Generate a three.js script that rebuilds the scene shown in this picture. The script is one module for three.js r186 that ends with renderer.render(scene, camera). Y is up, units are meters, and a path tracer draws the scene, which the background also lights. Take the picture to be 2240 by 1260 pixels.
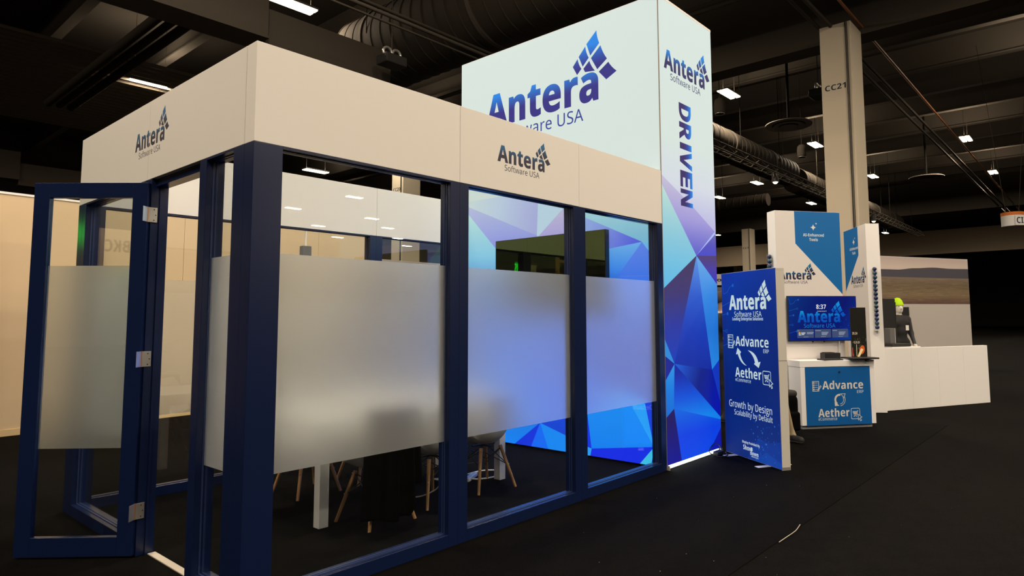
import * as THREE from 'three';
import { RectAreaLightUniformsLib } from 'three/addons/lights/RectAreaLightUniformsLib.js';
import { RoundedBoxGeometry } from 'three/addons/geometries/RoundedBoxGeometry.js';
import { mergeGeometries } from 'three/addons/utils/BufferGeometryUtils.js';
import { MarchingCubes } from 'three/addons/objects/MarchingCubes.js';

// ---------------------------------------------------------------- camera, exposure, lights of the hall
RectAreaLightUniformsLib.init();
const scene = new THREE.Scene();
scene.background = new THREE.Color(0x000000);
const renderer = new THREE.WebGLRenderer({ antialias: true });
renderer.toneMapping = THREE.LinearToneMapping;
renderer.toneMappingExposure = 1.0;
renderer.shadowMap.enabled = true;
renderer.shadowMap.type = THREE.PCFSoftShadowMap;

const FOCAL = 1441.597, YAW = 0.874864, PITCH = 0.0840815, ROLL = -0.006687;
const camera = new THREE.PerspectiveCamera(2 * Math.atan(630 / FOCAL) * 180 / Math.PI, 2240 / 1260, 0.1, 400);
{
  const fw = new THREE.Vector3(Math.sin(YAW) * Math.cos(PITCH), Math.sin(PITCH), -Math.cos(YAW) * Math.cos(PITCH));
  const r = new THREE.Vector3(Math.cos(YAW), 0, Math.sin(YAW)), u = new THREE.Vector3().crossVectors(r, fw);
  const r2 = r.clone().multiplyScalar(Math.cos(ROLL)).addScaledVector(u, Math.sin(ROLL));
  const u2 = u.clone().multiplyScalar(Math.cos(ROLL)).addScaledVector(r, -Math.sin(ROLL));
  camera.position.set(-1.60229, 1.49575, 3.41575);
  camera.quaternion.setFromRotationMatrix(new THREE.Matrix4().makeBasis(r2, u2, fw.clone().negate()));
  camera.setViewOffset(2240, 1260, -96.22, 54.905, 2240, 1260);
}
const HALL_LIGHT = 320;                          // brightness of one high-bay fixture
const HALL_COLOR = new THREE.Color(1.0, 0.83, 0.63);

// ---------------------------------------------------------------- helpers
let seedState = 7;
const rnd = (a = 0, b = 1) => { seedState = (seedState * 1664525 + 1013904223) >>> 0; return a + (b - a) * (seedState / 4294967296); };
const taken = new Map();
const numbered = (n) => { const k = taken.get(n) ?? 0; taken.set(n, k + 1); return k ? `${n}_${String(k).padStart(3, '0')}` : n; };
const shade = (o) => { o.castShadow = true; o.receiveShadow = true; return o; };
function thing(name, label, category, pos = [0, 0, 0], turn = 0, group) {
  const o = new THREE.Group(); o.name = numbered(name); o.position.set(...pos); o.rotation.y = turn;
  o.userData = { label, category, kind: 'thing' }; if (group) o.userData.group = group; scene.add(o); return o;
}
function part(name, geo, mat, parent, label) {
  const o = shade(new THREE.Mesh(geo, mat)); o.name = name; parent.add(o); if (label) o.userData.label = label; return o;
}
function solo(name, geo, mat, label, category, group) {
  const o = shade(new THREE.Mesh(geo, mat)); o.name = numbered(name); o.userData = { label, category, kind: 'thing' }; if (group) o.userData.group = group; scene.add(o); return o;
}
function struct(name, geo, mat, label) {
  const o = shade(new THREE.Mesh(geo, mat)); o.name = numbered(name); o.userData = { kind: 'structure', label }; scene.add(o); return o;
}
function dup(root, pos, turn, label) {
  const r = root.clone(); r.name = numbered(root.name.replace(/_\d{3}$/, '')); r.position.set(...pos); r.rotation.y = turn; r.userData = { ...root.userData };
  if (label) r.userData.label = label; scene.add(r); return r;
}
const bx = (x0, x1, y0, y1, z0, z1, bevel = 0) => {
  const w = x1 - x0, h = y1 - y0, d = z1 - z0;
  const g = bevel ? new RoundedBoxGeometry(w, h, d, 1, Math.min(bevel, w / 2.01, h / 2.01, d / 2.01)) : new THREE.BoxGeometry(w, h, d);
  g.translate((x0 + x1) / 2, (y0 + y1) / 2, (z0 + z1) / 2); return g;
};
const cyl = (r0, r1, h, seg = 16) => new THREE.CylinderGeometry(r0, r1, h, seg);
function rod(a, b, r, r2 = r, seg = 10) {
  const A = new THREE.Vector3(...a), B = new THREE.Vector3(...b), d = B.clone().sub(A), g = new THREE.CylinderGeometry(r2, r, d.length(), seg);
  g.applyQuaternion(new THREE.Quaternion().setFromUnitVectors(new THREE.Vector3(0, 1, 0), d.clone().normalize()));
  const m = A.add(B).multiplyScalar(0.5); g.translate(m.x, m.y, m.z); return g;
}
const tube = (pts, r, seg = 40, closed = false) => new THREE.TubeGeometry(new THREE.CatmullRomCurve3(pts.map((p) => new THREE.Vector3(...p)), closed), seg, r, 8, closed);
const merge = (list) => mergeGeometries(list.map((g) => { const k = g.index ? g.toNonIndexed() : g; for (const n of Object.keys(k.attributes)) if (!['position', 'normal', 'uv'].includes(n)) k.deleteAttribute(n); return k; }));
const flat = (color, roughness = 0.95, extra = {}) => new THREE.MeshPhysicalMaterial({ color, roughness, specularIntensity: 0.12, ...extra });
const std = (color, roughness = 0.6, extra = {}) => new THREE.MeshStandardMaterial({ color, roughness, ...extra });
const lin = (r, g, b) => new THREE.Color().setRGB(r, g, b);

function canvas(w, h, draw) {
  const c = document.createElement('canvas'); c.width = w; c.height = h; const ctx = c.getContext('2d'); draw(ctx, w, h);
  const t = new THREE.CanvasTexture(c); t.colorSpace = THREE.SRGBColorSpace; t.magFilter = THREE.LinearFilter; t.anisotropy = 8; return t;
}
function noiseTexture(size, fn, srgb = true) {
  const d = new Uint8Array(size * size * 4);
  for (let y = 0; y < size; y++) for (let x = 0; x < size; x++) { const [r, g, b] = fn(x, y); d.set([r, g, b, 255], (y * size + x) * 4); }
  const t = new THREE.DataTexture(d, size, size); t.wrapS = t.wrapT = THREE.RepeatWrapping; t.magFilter = THREE.LinearFilter; t.minFilter = THREE.LinearMipmapLinearFilter; t.generateMipmaps = true;
  if (srgb) t.colorSpace = THREE.SRGBColorSpace; t.needsUpdate = true; return t;
}
// tiling value noise
function lattice(n) { const a = new Float32Array(n * n); for (let i = 0; i < a.length; i++) a[i] = rnd(); return (x, y) => {
  const ix = Math.floor(x), iy = Math.floor(y), fx = x - ix, fy = y - iy, s = fx * fx * (3 - 2 * fx), t = fy * fy * (3 - 2 * fy), q = (i, j) => a[((j % n + n) % n) * n + ((i % n + n) % n)];
  return (q(ix, iy) * (1 - s) + q(ix + 1, iy) * s) * (1 - t) + (q(ix, iy + 1) * (1 - s) + q(ix + 1, iy + 1) * s) * t; }; }
function repeatUV(geo, s) { const p = geo.attributes.position, n = geo.attributes.normal, u = geo.attributes.uv; for (let i = 0; i < p.count; i++) { const ax = Math.abs(n.getX(i)), ay = Math.abs(n.getY(i)), az = Math.abs(n.getZ(i));
  if (ay >= ax && ay >= az) u.setXY(i, p.getX(i) / s, p.getZ(i) / s); else if (ax >= az) u.setXY(i, p.getZ(i) / s, p.getY(i) / s); else u.setXY(i, p.getX(i) / s, p.getY(i) / s); } return geo; }

// ---------------------------------------------------------------- shared materials
const L8 = lattice(8), L32 = lattice(32), L128 = lattice(128);
const carpetMap = noiseTexture(512, (x, y) => { const a = L8(x / 64, y / 64), b = L32(x / 16, y / 16), c = L128(x / 4, y / 4), f = rnd(); const v = 1 + 2.5 * a + 3 * b + 4 * c + 11 * f * f * f; return [v * 1.08, v * 0.97, v * 0.9]; });
const carpetBump = noiseTexture(512, (x, y) => { const v = 70 * L128(x / 4, y / 4) + 185 * rnd(); return [v, v, v]; }, false);
const aisleMap = noiseTexture(512, (x, y) => { const a = L8(x / 64, y / 64), b = L32(x / 16, y / 16), c = L128(x / 4, y / 4), f = rnd(); const v = 2 + 4 * a + 4 * b + 5 * c + 12 * f * f * f; return [v * 1.12, v * 1.0, v * 0.82]; });
const M = {
  carpet: flat(0xffffff, 1, { map: carpetMap, bumpMap: carpetBump, bumpScale: 0.006 }),
  aisle: flat(0xffffff, 1, { map: aisleMap, bumpMap: carpetBump, bumpScale: 0.006 }),
  navy: std(lin(0.0045, 0.012, 0.054), 0.27),
  navyEdge: std(lin(0.02, 0.035, 0.11), 0.3),
  panel: std(lin(0.80, 0.78, 0.74), 0.55),
  white: std(lin(0.86, 0.85, 0.85), 0.5),
  whiteGloss: std(lin(0.82, 0.81, 0.79), 0.28),
  plastic: std(lin(0.80, 0.78, 0.75), 0.3),
  black: std(lin(0.010, 0.010, 0.011), 0.5),
  blackGloss: new THREE.MeshPhysicalMaterial({ color: lin(0.003, 0.003, 0.003), roughness: 0.012, ior: 1.9, specularColor: lin(0.72, 0.95, 0.34) }),
  blackWire: std(lin(0.008, 0.008, 0.009), 0.4),
  cloth: flat(lin(0.0022, 0.0022, 0.0025), 1),
  alu: std(lin(0.62, 0.61, 0.58), 0.38, { metalness: 0.7 }),
  steel: std(lin(0.60, 0.58, 0.54), 0.32, { metalness: 0.85 }),
  brass: std(lin(0.62, 0.36, 0.22), 0.35, { metalness: 0.8 }),
  glass: new THREE.MeshPhysicalMaterial({ color: lin(0.97, 0.985, 0.975), roughness: 0, transmission: 1, thickness: 0, ior: 1.5 }),
  film: new THREE.MeshPhysicalMaterial({ color: lin(0.92, 0.96, 0.98), roughness: 0.38, transmission: 0.9, thickness: 0.002, ior: 1.35 }),
  ceiling: flat(lin(0.075, 0.064, 0.052), 0.95),
  steelDark: flat(lin(0.062, 0.053, 0.043), 0.95),
  duct: flat(lin(0.032, 0.027, 0.021), 0.9),
  column: std(lin(0.60, 0.52, 0.40), 0.85),
  tan: std(lin(0.52, 0.42, 0.30), 0.85),
  dark: std(lin(0.02, 0.018, 0.016), 0.8),
  greyFabric: std(lin(0.34, 0.31, 0.32), 0.9),
};
const woodMap = noiseTexture(256, (x, y) => { const w = L8(x / 32, y / 256) * 0.6 + L32(x / 5, y / 64) * 0.4; const v = 0.72 + 0.38 * w; return [214 * v, 160 * v, 104 * v]; });
M.wood = std(0xffffff, 0.45, { map: woodMap });

// ================================================================ SETTING: hall
{
  struct('floor', repeatUV(bx(-45, 130, -0.12, -0.004, -46, 75), 0.8), M.aisle, 'dark brown aisle carpet across the hall floor');
  struct('floor', repeatUV(bx(-0.75, 8.9, -0.05, 0, -8.5, 1.63), 0.7), M.carpet, 'black cut pile carpet laid under the booth').name = 'booth_carpet';
  struct('ceiling', bx(-45, 130, 12.6, 12.8, -46, 75), M.ceiling, 'dark painted metal deck of the hall ceiling');
  struct('wall_back', bx(-45, 130, -0.1, 8.0, -45.6, -45.2), M.tan, 'tan hall wall far behind the glass booth');
  struct('trim_1', bx(-45, 130, 8.0, 12.7, -45.7, -45.1), M.ceiling, 'dark upper band of the hall wall');
  struct('wall_front', bx(-45, 130, -0.1, 12.7, 74.6, 75), M.tan, 'tan hall wall behind the aisle');
  struct('wall_left', bx(-45, -44.6, -0.1, 12.7, -46, 75), M.tan, 'tan side wall of the hall');
  struct('wall_right', bx(110, 110.4, -0.1, 12.7, -46, 75), M.dark, 'dark folding wall at the end of the hall');
  struct('trim_2', bx(70, 70.6, 7.4, 9.7, -46, 75), M.tan, 'tan bulkhead crossing the hall above the dark folding wall');
}
// ceiling steel: joists and girders running across, ribs of the deck
{
  const joistPaint = flat(lin(0.13, 0.112, 0.09), 0.95);
  for (let i = 0; i < 24; i++) {
    const x = -16 + i * 3.4;
    struct('ceiling_joist', merge([bx(x - 0.16, x + 0.16, 11.5, 11.56, -46, 40), bx(x - 0.04, x + 0.04, 11.56, 12.6, -46, 40)]), joistPaint, 'dark steel joist under the ceiling deck');
  }
  for (const x of [-19.5, 17.3, 53.9]) struct('ceiling_girder', merge([bx(x - 0.35, x + 0.35, 9.1, 9.16, -46, 40), bx(x - 0.3, x + 0.3, 9.16, 11.49, -46, 40)]), M.steelDark, 'deep dark steel girder carried by the columns');
  for (const z of [-10.4, -32]) struct('ceiling_girder', merge([bx(-20, 4.95, 7.5, 7.56, z - 0.4, z + 0.4), bx(-20, 4.95, 7.56, 8.7, z - 0.05, z + 0.34), bx(4.95, 8.2, 7.3, 8.25, z - 0.3, z + 0.2)]), M.steelDark, 'deep dark steel girder spanning between column rows');
  for (let i = 0; i < 26; i++) { const z = -21 - i * 0.42; struct('ceiling_rib', bx(-2, 12, 10.1, 10.2, z - 0.05, z + 0.05), flat(lin(0.14, 0.12, 0.095), 0.9), 'dark rib of the louvred ceiling section'); }
}
// columns on a sixty foot grid
function column(cx, cz, code, label) {
  const g = new THREE.Group(); g.name = numbered('hall_column'); g.userData = { kind: 'structure', label }; g.position.set(cx, 0, cz); scene.add(g);
  part('shaft', bx(0, 0.95, 0, 9.12, -0.79, 0, 0.02), M.column, g);
  part('conduit', rod([-0.02, 0, -0.13], [-0.02, 9.1, -0.13], 0.016), M.blackWire, g);
  part('conduit', rod([-0.02, 0, -0.09], [-0.02, 9.1, -0.09], 0.009), M.steelDark, g);
  if (code) {
    const t = canvas(256, 96, (c) => { c.fillStyle = '#cfc6b6'; c.fillRect(0, 0, 256, 96); c.fillStyle = '#26231f'; fit(c, code, 6, 250, 84, 70, 'bold'); });
    const p = part('stencilled_number', new THREE.PlaneGeometry(0.55, 0.2), std(lin(0.93, 0.93, 0.93), 0.75, { map: t }), g, `black stencilled ${code}`);
    p.rotation.y = -Math.PI / 2; p.position.set(-0.0012, code === 'CC20' ? 7.2 : 7.45, -0.44);
  }
}
function fit(c, text, x0, x1, base, cap, weight = 'normal', stops) {
  c.save(); c.font = `${weight} 100px sans-serif`; c.textBaseline = 'alphabetic'; c.textAlign = 'left';
  const m = c.measureText(text), h = c.measureText('H').actualBoundingBoxAscent || 72, l = m.actualBoundingBoxLeft || 0, w = l + (m.actualBoundingBoxRight || m.width);
  c.translate(x0, base); c.scale((x1 - x0) / w, cap / h); if (stops) { const g = c.createLinearGradient(0, -h, 0, 0); for (const [a, k] of stops) g.addColorStop(a, k); c.fillStyle = g; c.strokeStyle = g; c.lineWidth = 3; c.lineJoin = 'miter'; c.strokeText(text, l, 0); } c.fillText(text, l, 0); c.restore();
}
column(15.892, -1.252, 'CC21', 'cream square column marked CC21 behind the white kiosk');
column(15.892, -19.865, 'CC20', 'cream square column marked CC20 beyond the glass booth');
column(52.4, -19.865, 'CC7', 'cream square column marked CC7 far down the hall');
column(91, -38.5, null, 'unmarked cream column at the far end of the hall');

// ---------------------------------------------------------------- high-bay fixtures
const fixtureLabel = 'suspended high-bay fixture with two glowing lamp strips under the dark ceiling';
const tubeMat = new THREE.MeshStandardMaterial({ color: 0xffffff, emissive: new THREE.Color(1, 0.86, 0.62), emissiveIntensity: 7, roughness: 0.5 });
const fixHousing = bx(-0.62, 0.62, 0.03, 0.09, -0.24, 0.24, 0.01), fixStrip = bx(-0.6, 0.6, 0.0, 0.03, -0.085, 0.085), fixWire = rod([0, 0.09, 0], [0, 2.399, 0], 0.006, 0.006, 6);
let fixtureProto = null;
function fixture(x, z, LIGHT_Y = 10.2) {
  let t;
  if (!fixtureProto) {
    t = fixtureProto = thing('high_bay_light', fixtureLabel, 'ceiling light', [x, LIGHT_Y, z], 0, 'high-bay lights under the hall ceiling');
    part('housing', fixHousing, M.alu, t);
    for (const s of [-1, 1]) { const p = part('lamp_strip', fixStrip, tubeMat, t); p.position.z = s * 0.12; }
    for (const s of [-1, 1]) { const p = part('hanging_wire', fixWire, M.steelDark, t); p.position.x = s * 0.5; }
  } else t = dup(fixtureProto, [x, LIGHT_Y, z], 0);
  if (LIGHT_Y < 10) for (const s of [-1, 1]) part('hanging_wire', rod([s * 0.5, 2.39, 0], [s * 0.5, 12.6 - LIGHT_Y, 0], 0.006, 0.006, 6), M.steelDark, t);
  const l = new THREE.RectAreaLight(HALL_COLOR, HALL_LIGHT, 1.2, 0.42); l.position.set(x, LIGHT_Y - 0.02, z); l.lookAt(x, 0, z); scene.add(l);
  const up = new THREE.RectAreaLight(HALL_COLOR, HALL_LIGHT * 0.13, 1.2, 0.42); up.position.set(x, LIGHT_Y + 0.12, z); up.lookAt(x, 20, z); scene.add(up);
}
const fixtureSpots = [[7.3, -13.45], [6.9, -23], [11.8, -7.5], [22.1, -7.5], [32.2, -7.55], [39.4, -13.7], [42.3, -7.4], [42.6, -17.9], [49.7, -13.7], [73.4, -14.1], [62.6, -28], [15.4, -26.2, 8.8],
  [24.8, 37.2], [24.3, 44.8], [30.8, 52.2], [36.7, 58.5], [31.5, 44.8], [36, 48.8], [41.6, 54.8], [46.8, 60],
  [15, -19.7], [1.6, -4.6], [-8.5, -5.5], [-3, -13.6], [-4, -23],
  [-6, -1.5], [4, -1.5], [-6, 4.6], [4, 5.2], [11.5, 5.5], [-5, 10.7], [5, 10.7], [15, 10.7], [-10, 17], [0, 17], [10, 17], [20, 20],
  [26, 2], [36, -1.5], [46, -1.5], [56, -1.5], [30, 9], [42, 9]];
for (const [x, z, y] of fixtureSpots) fixture(x, z, y);

// ---------------------------------------------------------------- ducts, diffusers, speakers, pipes
const wireDark = flat(lin(0.012, 0.011, 0.009), 0.95);
function spiralDuct(name, label, axis, centre, from, to, r, group) {
  const t = thing(name, label, 'duct', [0, 0, 0], 0, group), n = 44, rings = [];
  const len = to - from, body = new THREE.CylinderGeometry(r, r, len, n, 1, false);
  if (axis === 'z') body.rotateX(Math.PI / 2); else body.rotateZ(Math.PI / 2);
  body.translate(axis === 'x' ? (from + to) / 2 : centre[0], centre[1], axis === 'z' ? (from + to) / 2 : centre[0]);
  part('shell', body, M.duct, t);
  for (let s = from + 1.5; s < to; s += 4.2) part('hanger_strap', axis === 'x' ? rod([s, centre[1], centre[0] + r], [s, 12.6, centre[0] + r], 0.015, 0.015, 6) : rod([centre[0] - r, centre[1], s], [centre[0] - r, 12.6, s], 0.012, 0.012, 6), wireDark, t);
  for (let s = from; s <= to + 1e-3; s += 0.42) { const g = new THREE.TorusGeometry(r, 0.02, 5, n); if (axis === 'x') g.rotateY(Math.PI / 2); g.translate(axis === 'x' ? s : centre[0], centre[1], axis === 'z' ? s : centre[0]); rings.push(g); }
  part('spiral_seam', merge(rings), M.duct, t);
  for (let s = from + 1.2; s < to; s += 4.2) { const g = new THREE.CylinderGeometry(r + 0.035, r + 0.035, 0.12, n, 1, false); if (axis === 'z') g.rotateX(Math.PI / 2); else g.rotateZ(Math.PI / 2); g.translate(axis === 'x' ? s : centre[0], centre[1], axis === 'z' ? s : centre[0]); part('joint_band', g, M.steelDark, t); }
  return t;
}
spiralDuct('spiral_duct', 'huge ribbed brown air duct above the booth header', 'z', [9.35, 9.15], -12.9, 1, 1.08);
spiralDuct('spiral_duct', 'round brown air duct with joint bands behind the lightbox tower', 'x', [-8.4, 8.6], 18, 30.5, 0.62);
spiralDuct('spiral_duct', 'round brown air duct continuing past the oval takeoff', 'x', [-8.4, 8.4], 31.5, 52, 0.62);
spiralDuct('spiral_duct', 'pale flared air duct under the tan bulkhead', 'z', [33.2, 7.9], -14.5, -10.5, 0.34);
function diffuser(x, y, z, r, label) {
  const t = thing('round_air_diffuser', label, 'air diffuser', [x, y, z]);
  const ring = (a, b, h, k) => new THREE.LatheGeometry([[b, k], [a, k - h * 0.3], [a, k - h], [b, k - h * 0.7], [b, k]].map((p) => new THREE.Vector2(...p)), 48);
  const dm = std(lin(0.2, 0.17, 0.14), 0.8); part('outer_ring', ring(r, r * 0.72, 0.06, 0.06), dm, t); part('middle_ring', ring(r * 0.66, r * 0.42, 0.06, 0.03), dm, t); part('inner_cone', ring(r * 0.36, 0.02, 0.06, 0.0), dm, t); part('backing_plate', cyl(r * 0.9, r * 0.9, 0.02, 40).translate(0, 0.08, 0), M.steelDark, t);
  const n = cyl(0.05, 0.05, 12.55 - y, 12); n.translate(0, (12.55 - y) / 2 + 0.04, 0); part('neck', n, wireDark, t);
}
diffuser(22.1, 8.5, -5.2, 0.82, 'round ringed ceiling diffuser near column CC21');
diffuser(36.5, 8.6, -3.4, 0.82, 'round ringed ceiling diffuser beyond column CC21');
function pendant(x, y, z, label) {
  const t = thing('pendant_speaker', label, 'speaker', [x, y, z]);
  part('housing', new THREE.LatheGeometry([[0.001, -0.26], [0.15, -0.25], [0.18, -0.2], [0.19, 0.02], [0.16, 0.2], [0.1, 0.26], [0.001, 0.27]].map((p) => new THREE.Vector2(...p)), 28), M.steelDark, t);
  part('grille_ring', new THREE.TorusGeometry(0.15, 0.012, 6, 28).rotateX(Math.PI / 2).translate(0, -0.25, 0), M.alu, t);
  part('hanging_wire', rod([0, 0.26, 0], [0, 4.3, 0], 0.012), M.steelDark, t);
}
pendant(17.8, 8.3, -5.85, 'grey pendant speaker hanging beside the lightbox tower');
pendant(25.4, 8.3, -5.9, 'grey pendant speaker hanging under the ringed diffuser');
{
  const pipe = (a, b, r, label, m = M.steelDark) => solo('ceiling_pipe', rod(a, b, r, r, 12), m, label, 'pipe');
  for (let i = 0; i < 3; i++) pipe([4.15 + i * 0.33, 8.95, -24], [4.15 + i * 0.33, 8.95, -12.5], 0.12 - 0.02 * (i % 2), ['thick brown pipe beside the ceiling girder', 'middle brown pipe of the three by the girder', 'brown pipe closest to the glowing fixture'][i], M.duct);
  pipe([-6, 7.75, -7.45], [34, 7.75, -7.45], 0.036, 'thin bronze conduit crossing under the ribbed duct', M.duct);
  pipe([-6, 7.85, -7.8], [17.2, 7.85, -7.8], 0.04, 'dark conduit parallel to the bronze one');
  pipe([-6, 7.85, -8.1], [17.2, 7.85, -8.1], 0.025, 'thin dark conduit hung from the duct straps');
  pipe([11, 9.3, -1.25], [60, 9.3, -1.25], 0.035, 'copper coloured conduit over column CC21', std(lin(0.3, 0.12, 0.05), 0.5));
  pipe([11, 9.1, -1.75], [60, 9.1, -1.75], 0.05, 'dark conduit grazing the top of column CC21');
  pipe([11, 9.2, -2.1], [60, 9.2, -2.1], 0.05, 'second dark conduit above the column top');
  pipe([10.5, 9.8, -13], [10.5, 9.8, 3], 0.06, 'straight ceiling pipe above the lightbox tower', M.duct);
  pipe([14.8, 10.1, -30], [14.8, 10.1, 3], 0.07, 'dark sprinkler pipe beside the deep girder');
  for (const [x, z, y] of [[7.8, -9.6, 7.75], [19.9, -3.4, 8.7]]) {
    const t = thing('ceiling_projector', y < 8 ? 'small dark speaker box bracketed under the ribbed duct' : 'small speaker box with pale clamps beyond column CC21', 'ceiling speaker', [x, y, z]);
    part('box', bx(-0.3, 0.3, -0.12, 0.12, -0.22, 0.22, 0.03), M.dark, t); part('clamp', new THREE.TorusGeometry(0.12, 0.03, 8, 20).translate(-0.12, 0.2, 0), M.alu, t); part('clamp', new THREE.TorusGeometry(0.12, 0.03, 8, 20).translate(0.14, 0.2, 0), M.alu, t); part('bracket', rod([0, 0.1, 0], [0, 12.6 - y, 0], 0.014), M.steelDark, t);
  }
  // lighting truss with spot heads
  const tr = thing('lighting_truss', 'long dark lattice truss hung below the round duct', 'truss', [19, 7.4, -6.9]);
  for (const [y, z] of [[0, -0.2], [0, 0.2], [0.35, 0]]) part('chord', rod([0, y, z], [34, y, z], 0.03), M.steelDark, tr);
  const web = []; for (let i = 0; i < 34; i++) { web.push(rod([i, 0, -0.2], [i + 0.5, 0.35, 0], 0.014, 0.014, 6), rod([i + 0.5, 0.35, 0], [i + 1, 0, 0.2], 0.014, 0.014, 6), rod([i, 0, -0.2], [i + 1, 0, 0.2], 0.014, 0.014, 6)); }
  part('lattice', merge(web), M.steelDark, tr); for (let i = 1; i < 34; i += 6) part('hanging_wire', rod([i, 0.35, 0], [i, 5.2, 0], 0.008, 0.008, 6), wireDark, tr);
  for (const [x, lab] of [[24.5, 'round truss spotlight glowing warm under the lattice truss'], [39.2, 'small truss spotlight at the far end of the lattice']]) {
    const s = thing('truss_spotlight', lab, 'spotlight', [x, 7.15, -6.7]);
    part('can', cyl(0.12, 0.15, 0.34, 20), M.dark, s); part('lens', new THREE.SphereGeometry(0.11, 16, 10).translate(0, -0.14, 0), new THREE.MeshStandardMaterial({ color: 0xffffff, emissive: new THREE.Color(1, 0.75, 0.42), emissiveIntensity: 5 }), s); part('yoke', merge([new THREE.TorusGeometry(0.16, 0.015, 6, 20, Math.PI), rod([0, 0.15, 0], [0, 0.26, 0], 0.02)]), M.steelDark, s);
    const pl = new THREE.PointLight(new THREE.Color(1, 0.75, 0.45), 3); pl.position.set(x, 7.0, -6.7); pl.castShadow = true; scene.add(pl);
  }
}

// ================================================================ BOOTH: glass room
const WT = 0.105, FH = 2.445, HH = 2.993, LX = 4.1705;
function wallPanel(label, w, sl, sr, pos, turn, opt = {}) {
  const t = thing('glazed_wall_panel', label, 'wall panel', pos, turn);
  part('stile', bx(0, sl, 0, FH, -WT, 0, 0.002), M.navy, t);
  part('stile', bx(w - sr, w, 0, FH, -WT, 0, 0.002), M.navy, t);
  part('bottom_rail', bx(sl, w - sr, 0, 0.0824, -WT, 0, 0.002), M.navy, t);
  part('top_rail', bx(sl, w - sr, FH - 0.012, FH, -WT, 0), M.navy, t);
  for (const [z0, z1] of [[-0.046, -0.036], [-0.066, -0.056]]) part('glazing_bead', merge([bx(sl, w - sr, 0.0824, 0.087, z0, z1), bx(sl, w - sr, FH - 0.017, FH - 0.012, z0, z1), bx(sl, sl + 0.004, 0.087, FH - 0.017, z0, z1), bx(w - sr - 0.004, w - sr, 0.087, FH - 0.017, z0, z1)]), M.navyEdge, t);
  const pane = part('glass_pane', bx(sl, w - sr, 0.083, FH - 0.012, -0.0545, -0.0485), M.glass, t, 'clear glass');
  if (opt.film !== false) part('frosted_film', bx(sl + 0.003, w - sr - 0.003, 0.68, 1.86, -0.0475, -0.0455), M.film, pane, 'frosted privacy film band');
  return t;
}
wallPanel('navy framed glass panel at the booth corner with a wide corner post', 1.448, 0.162, 0.084, [0, 0, 0], 0);
wallPanel('navy framed glass panel below the logo of the long header', 1.355, 0.084, 0.0825, [1.448, 0, 0], 0);
wallPanel('navy framed glass panel butting against the lightbox tower', LX - 2.803 - 0.003, 0.0825, 0.097, [2.803, 0, 0], 0);
wallPanel('narrow navy framed sidelight between the corner post and the doorway', 0.567, 0.092, 0.128, [0, 0, -0.672], -Math.PI / 2);
wallPanel('navy framed glass panel past the doorway on the short side', 1.403, 0.085, 0.085, [0, 0, -2.925], -Math.PI / 2);
wallPanel('navy framed glass panel of the rear wall beside the short side', 1.448, 0.084, 0.162, [1.448, 0, -3.03], Math.PI);
wallPanel('navy framed glass panel in the middle of the rear wall', 1.355, 0.0825, 0.084, [2.803, 0, -3.03], Math.PI);
wallPanel('navy framed glass panel of the rear wall beside the lightbox tower', LX - 2.806, 0.097, 0.0825, [LX - 0.003, 0, -3.03], Math.PI);

// logo drawing: unit = width of the word
const KITES = [[[2.237, 4.704], [2.274, 4.548], [2.147, 4.435], [2.095, 4.583]], [[2.29, 4.517], [2.376, 4.342], [2.243, 4.252], [2.157, 4.403]], [[2.078, 4.561], [2.125, 4.417], [2.038, 4.334], [1.983, 4.462]],
  [[1.966, 4.441], [2.019, 4.314], [1.957, 4.256], [1.896, 4.365]], [[2.133, 4.378], [2.21, 4.245], [2.071, 4.262], [2.049, 4.307]], [[2.394, 4.299], [2.502, 4.171], [2.364, 4.107], [2.263, 4.219]]]
  .map((k) => k.map(([u, v]) => [(u - 0.48) / 1.766, (v - 3.915) / 1.766]));
const mixHex = (a, b, t) => '#' + new THREE.Color(a).lerp(new THREE.Color(b), t).getHexString();
function logo(c, x, base, w, top, bottom, sub) {
  fit(c, 'Antera', x, x + w, base, 0.232 * w, 'bold', [[0, top], [0.08, top], [0.42, mixHex(top, bottom, 0.7)], [0.62, bottom], [1, bottom]]);
  const k2 = c.createLinearGradient(0, base - 0.45 * w, 0, base - 0.17 * w); k2.addColorStop(0, top); k2.addColorStop(0.3, top); k2.addColorStop(0.8, bottom); k2.addColorStop(1, bottom);
  c.fillStyle = k2;
  for (const k of KITES) { c.beginPath(); k.forEach(([a, b], i) => { const px = x + a * w, py = base - b * w; if (!i) c.moveTo(px, py); else { const [pa, pb] = k[i - 1]; c.quadraticCurveTo(x + (a + pa) / 2 * w - (i === 1 ? 0.008 * w : 0), base - (b + pb) / 2 * w + (i === 1 ? 0.004 * w : 0), px, py); } }); c.closePath(); c.fill(); }
  c.fillStyle = sub ?? bottom; fit(c, 'Software USA', x + 0.138 * w, x + 0.883 * w, base + 0.118 * w, 0.084 * w, 'normal');
}
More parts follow.
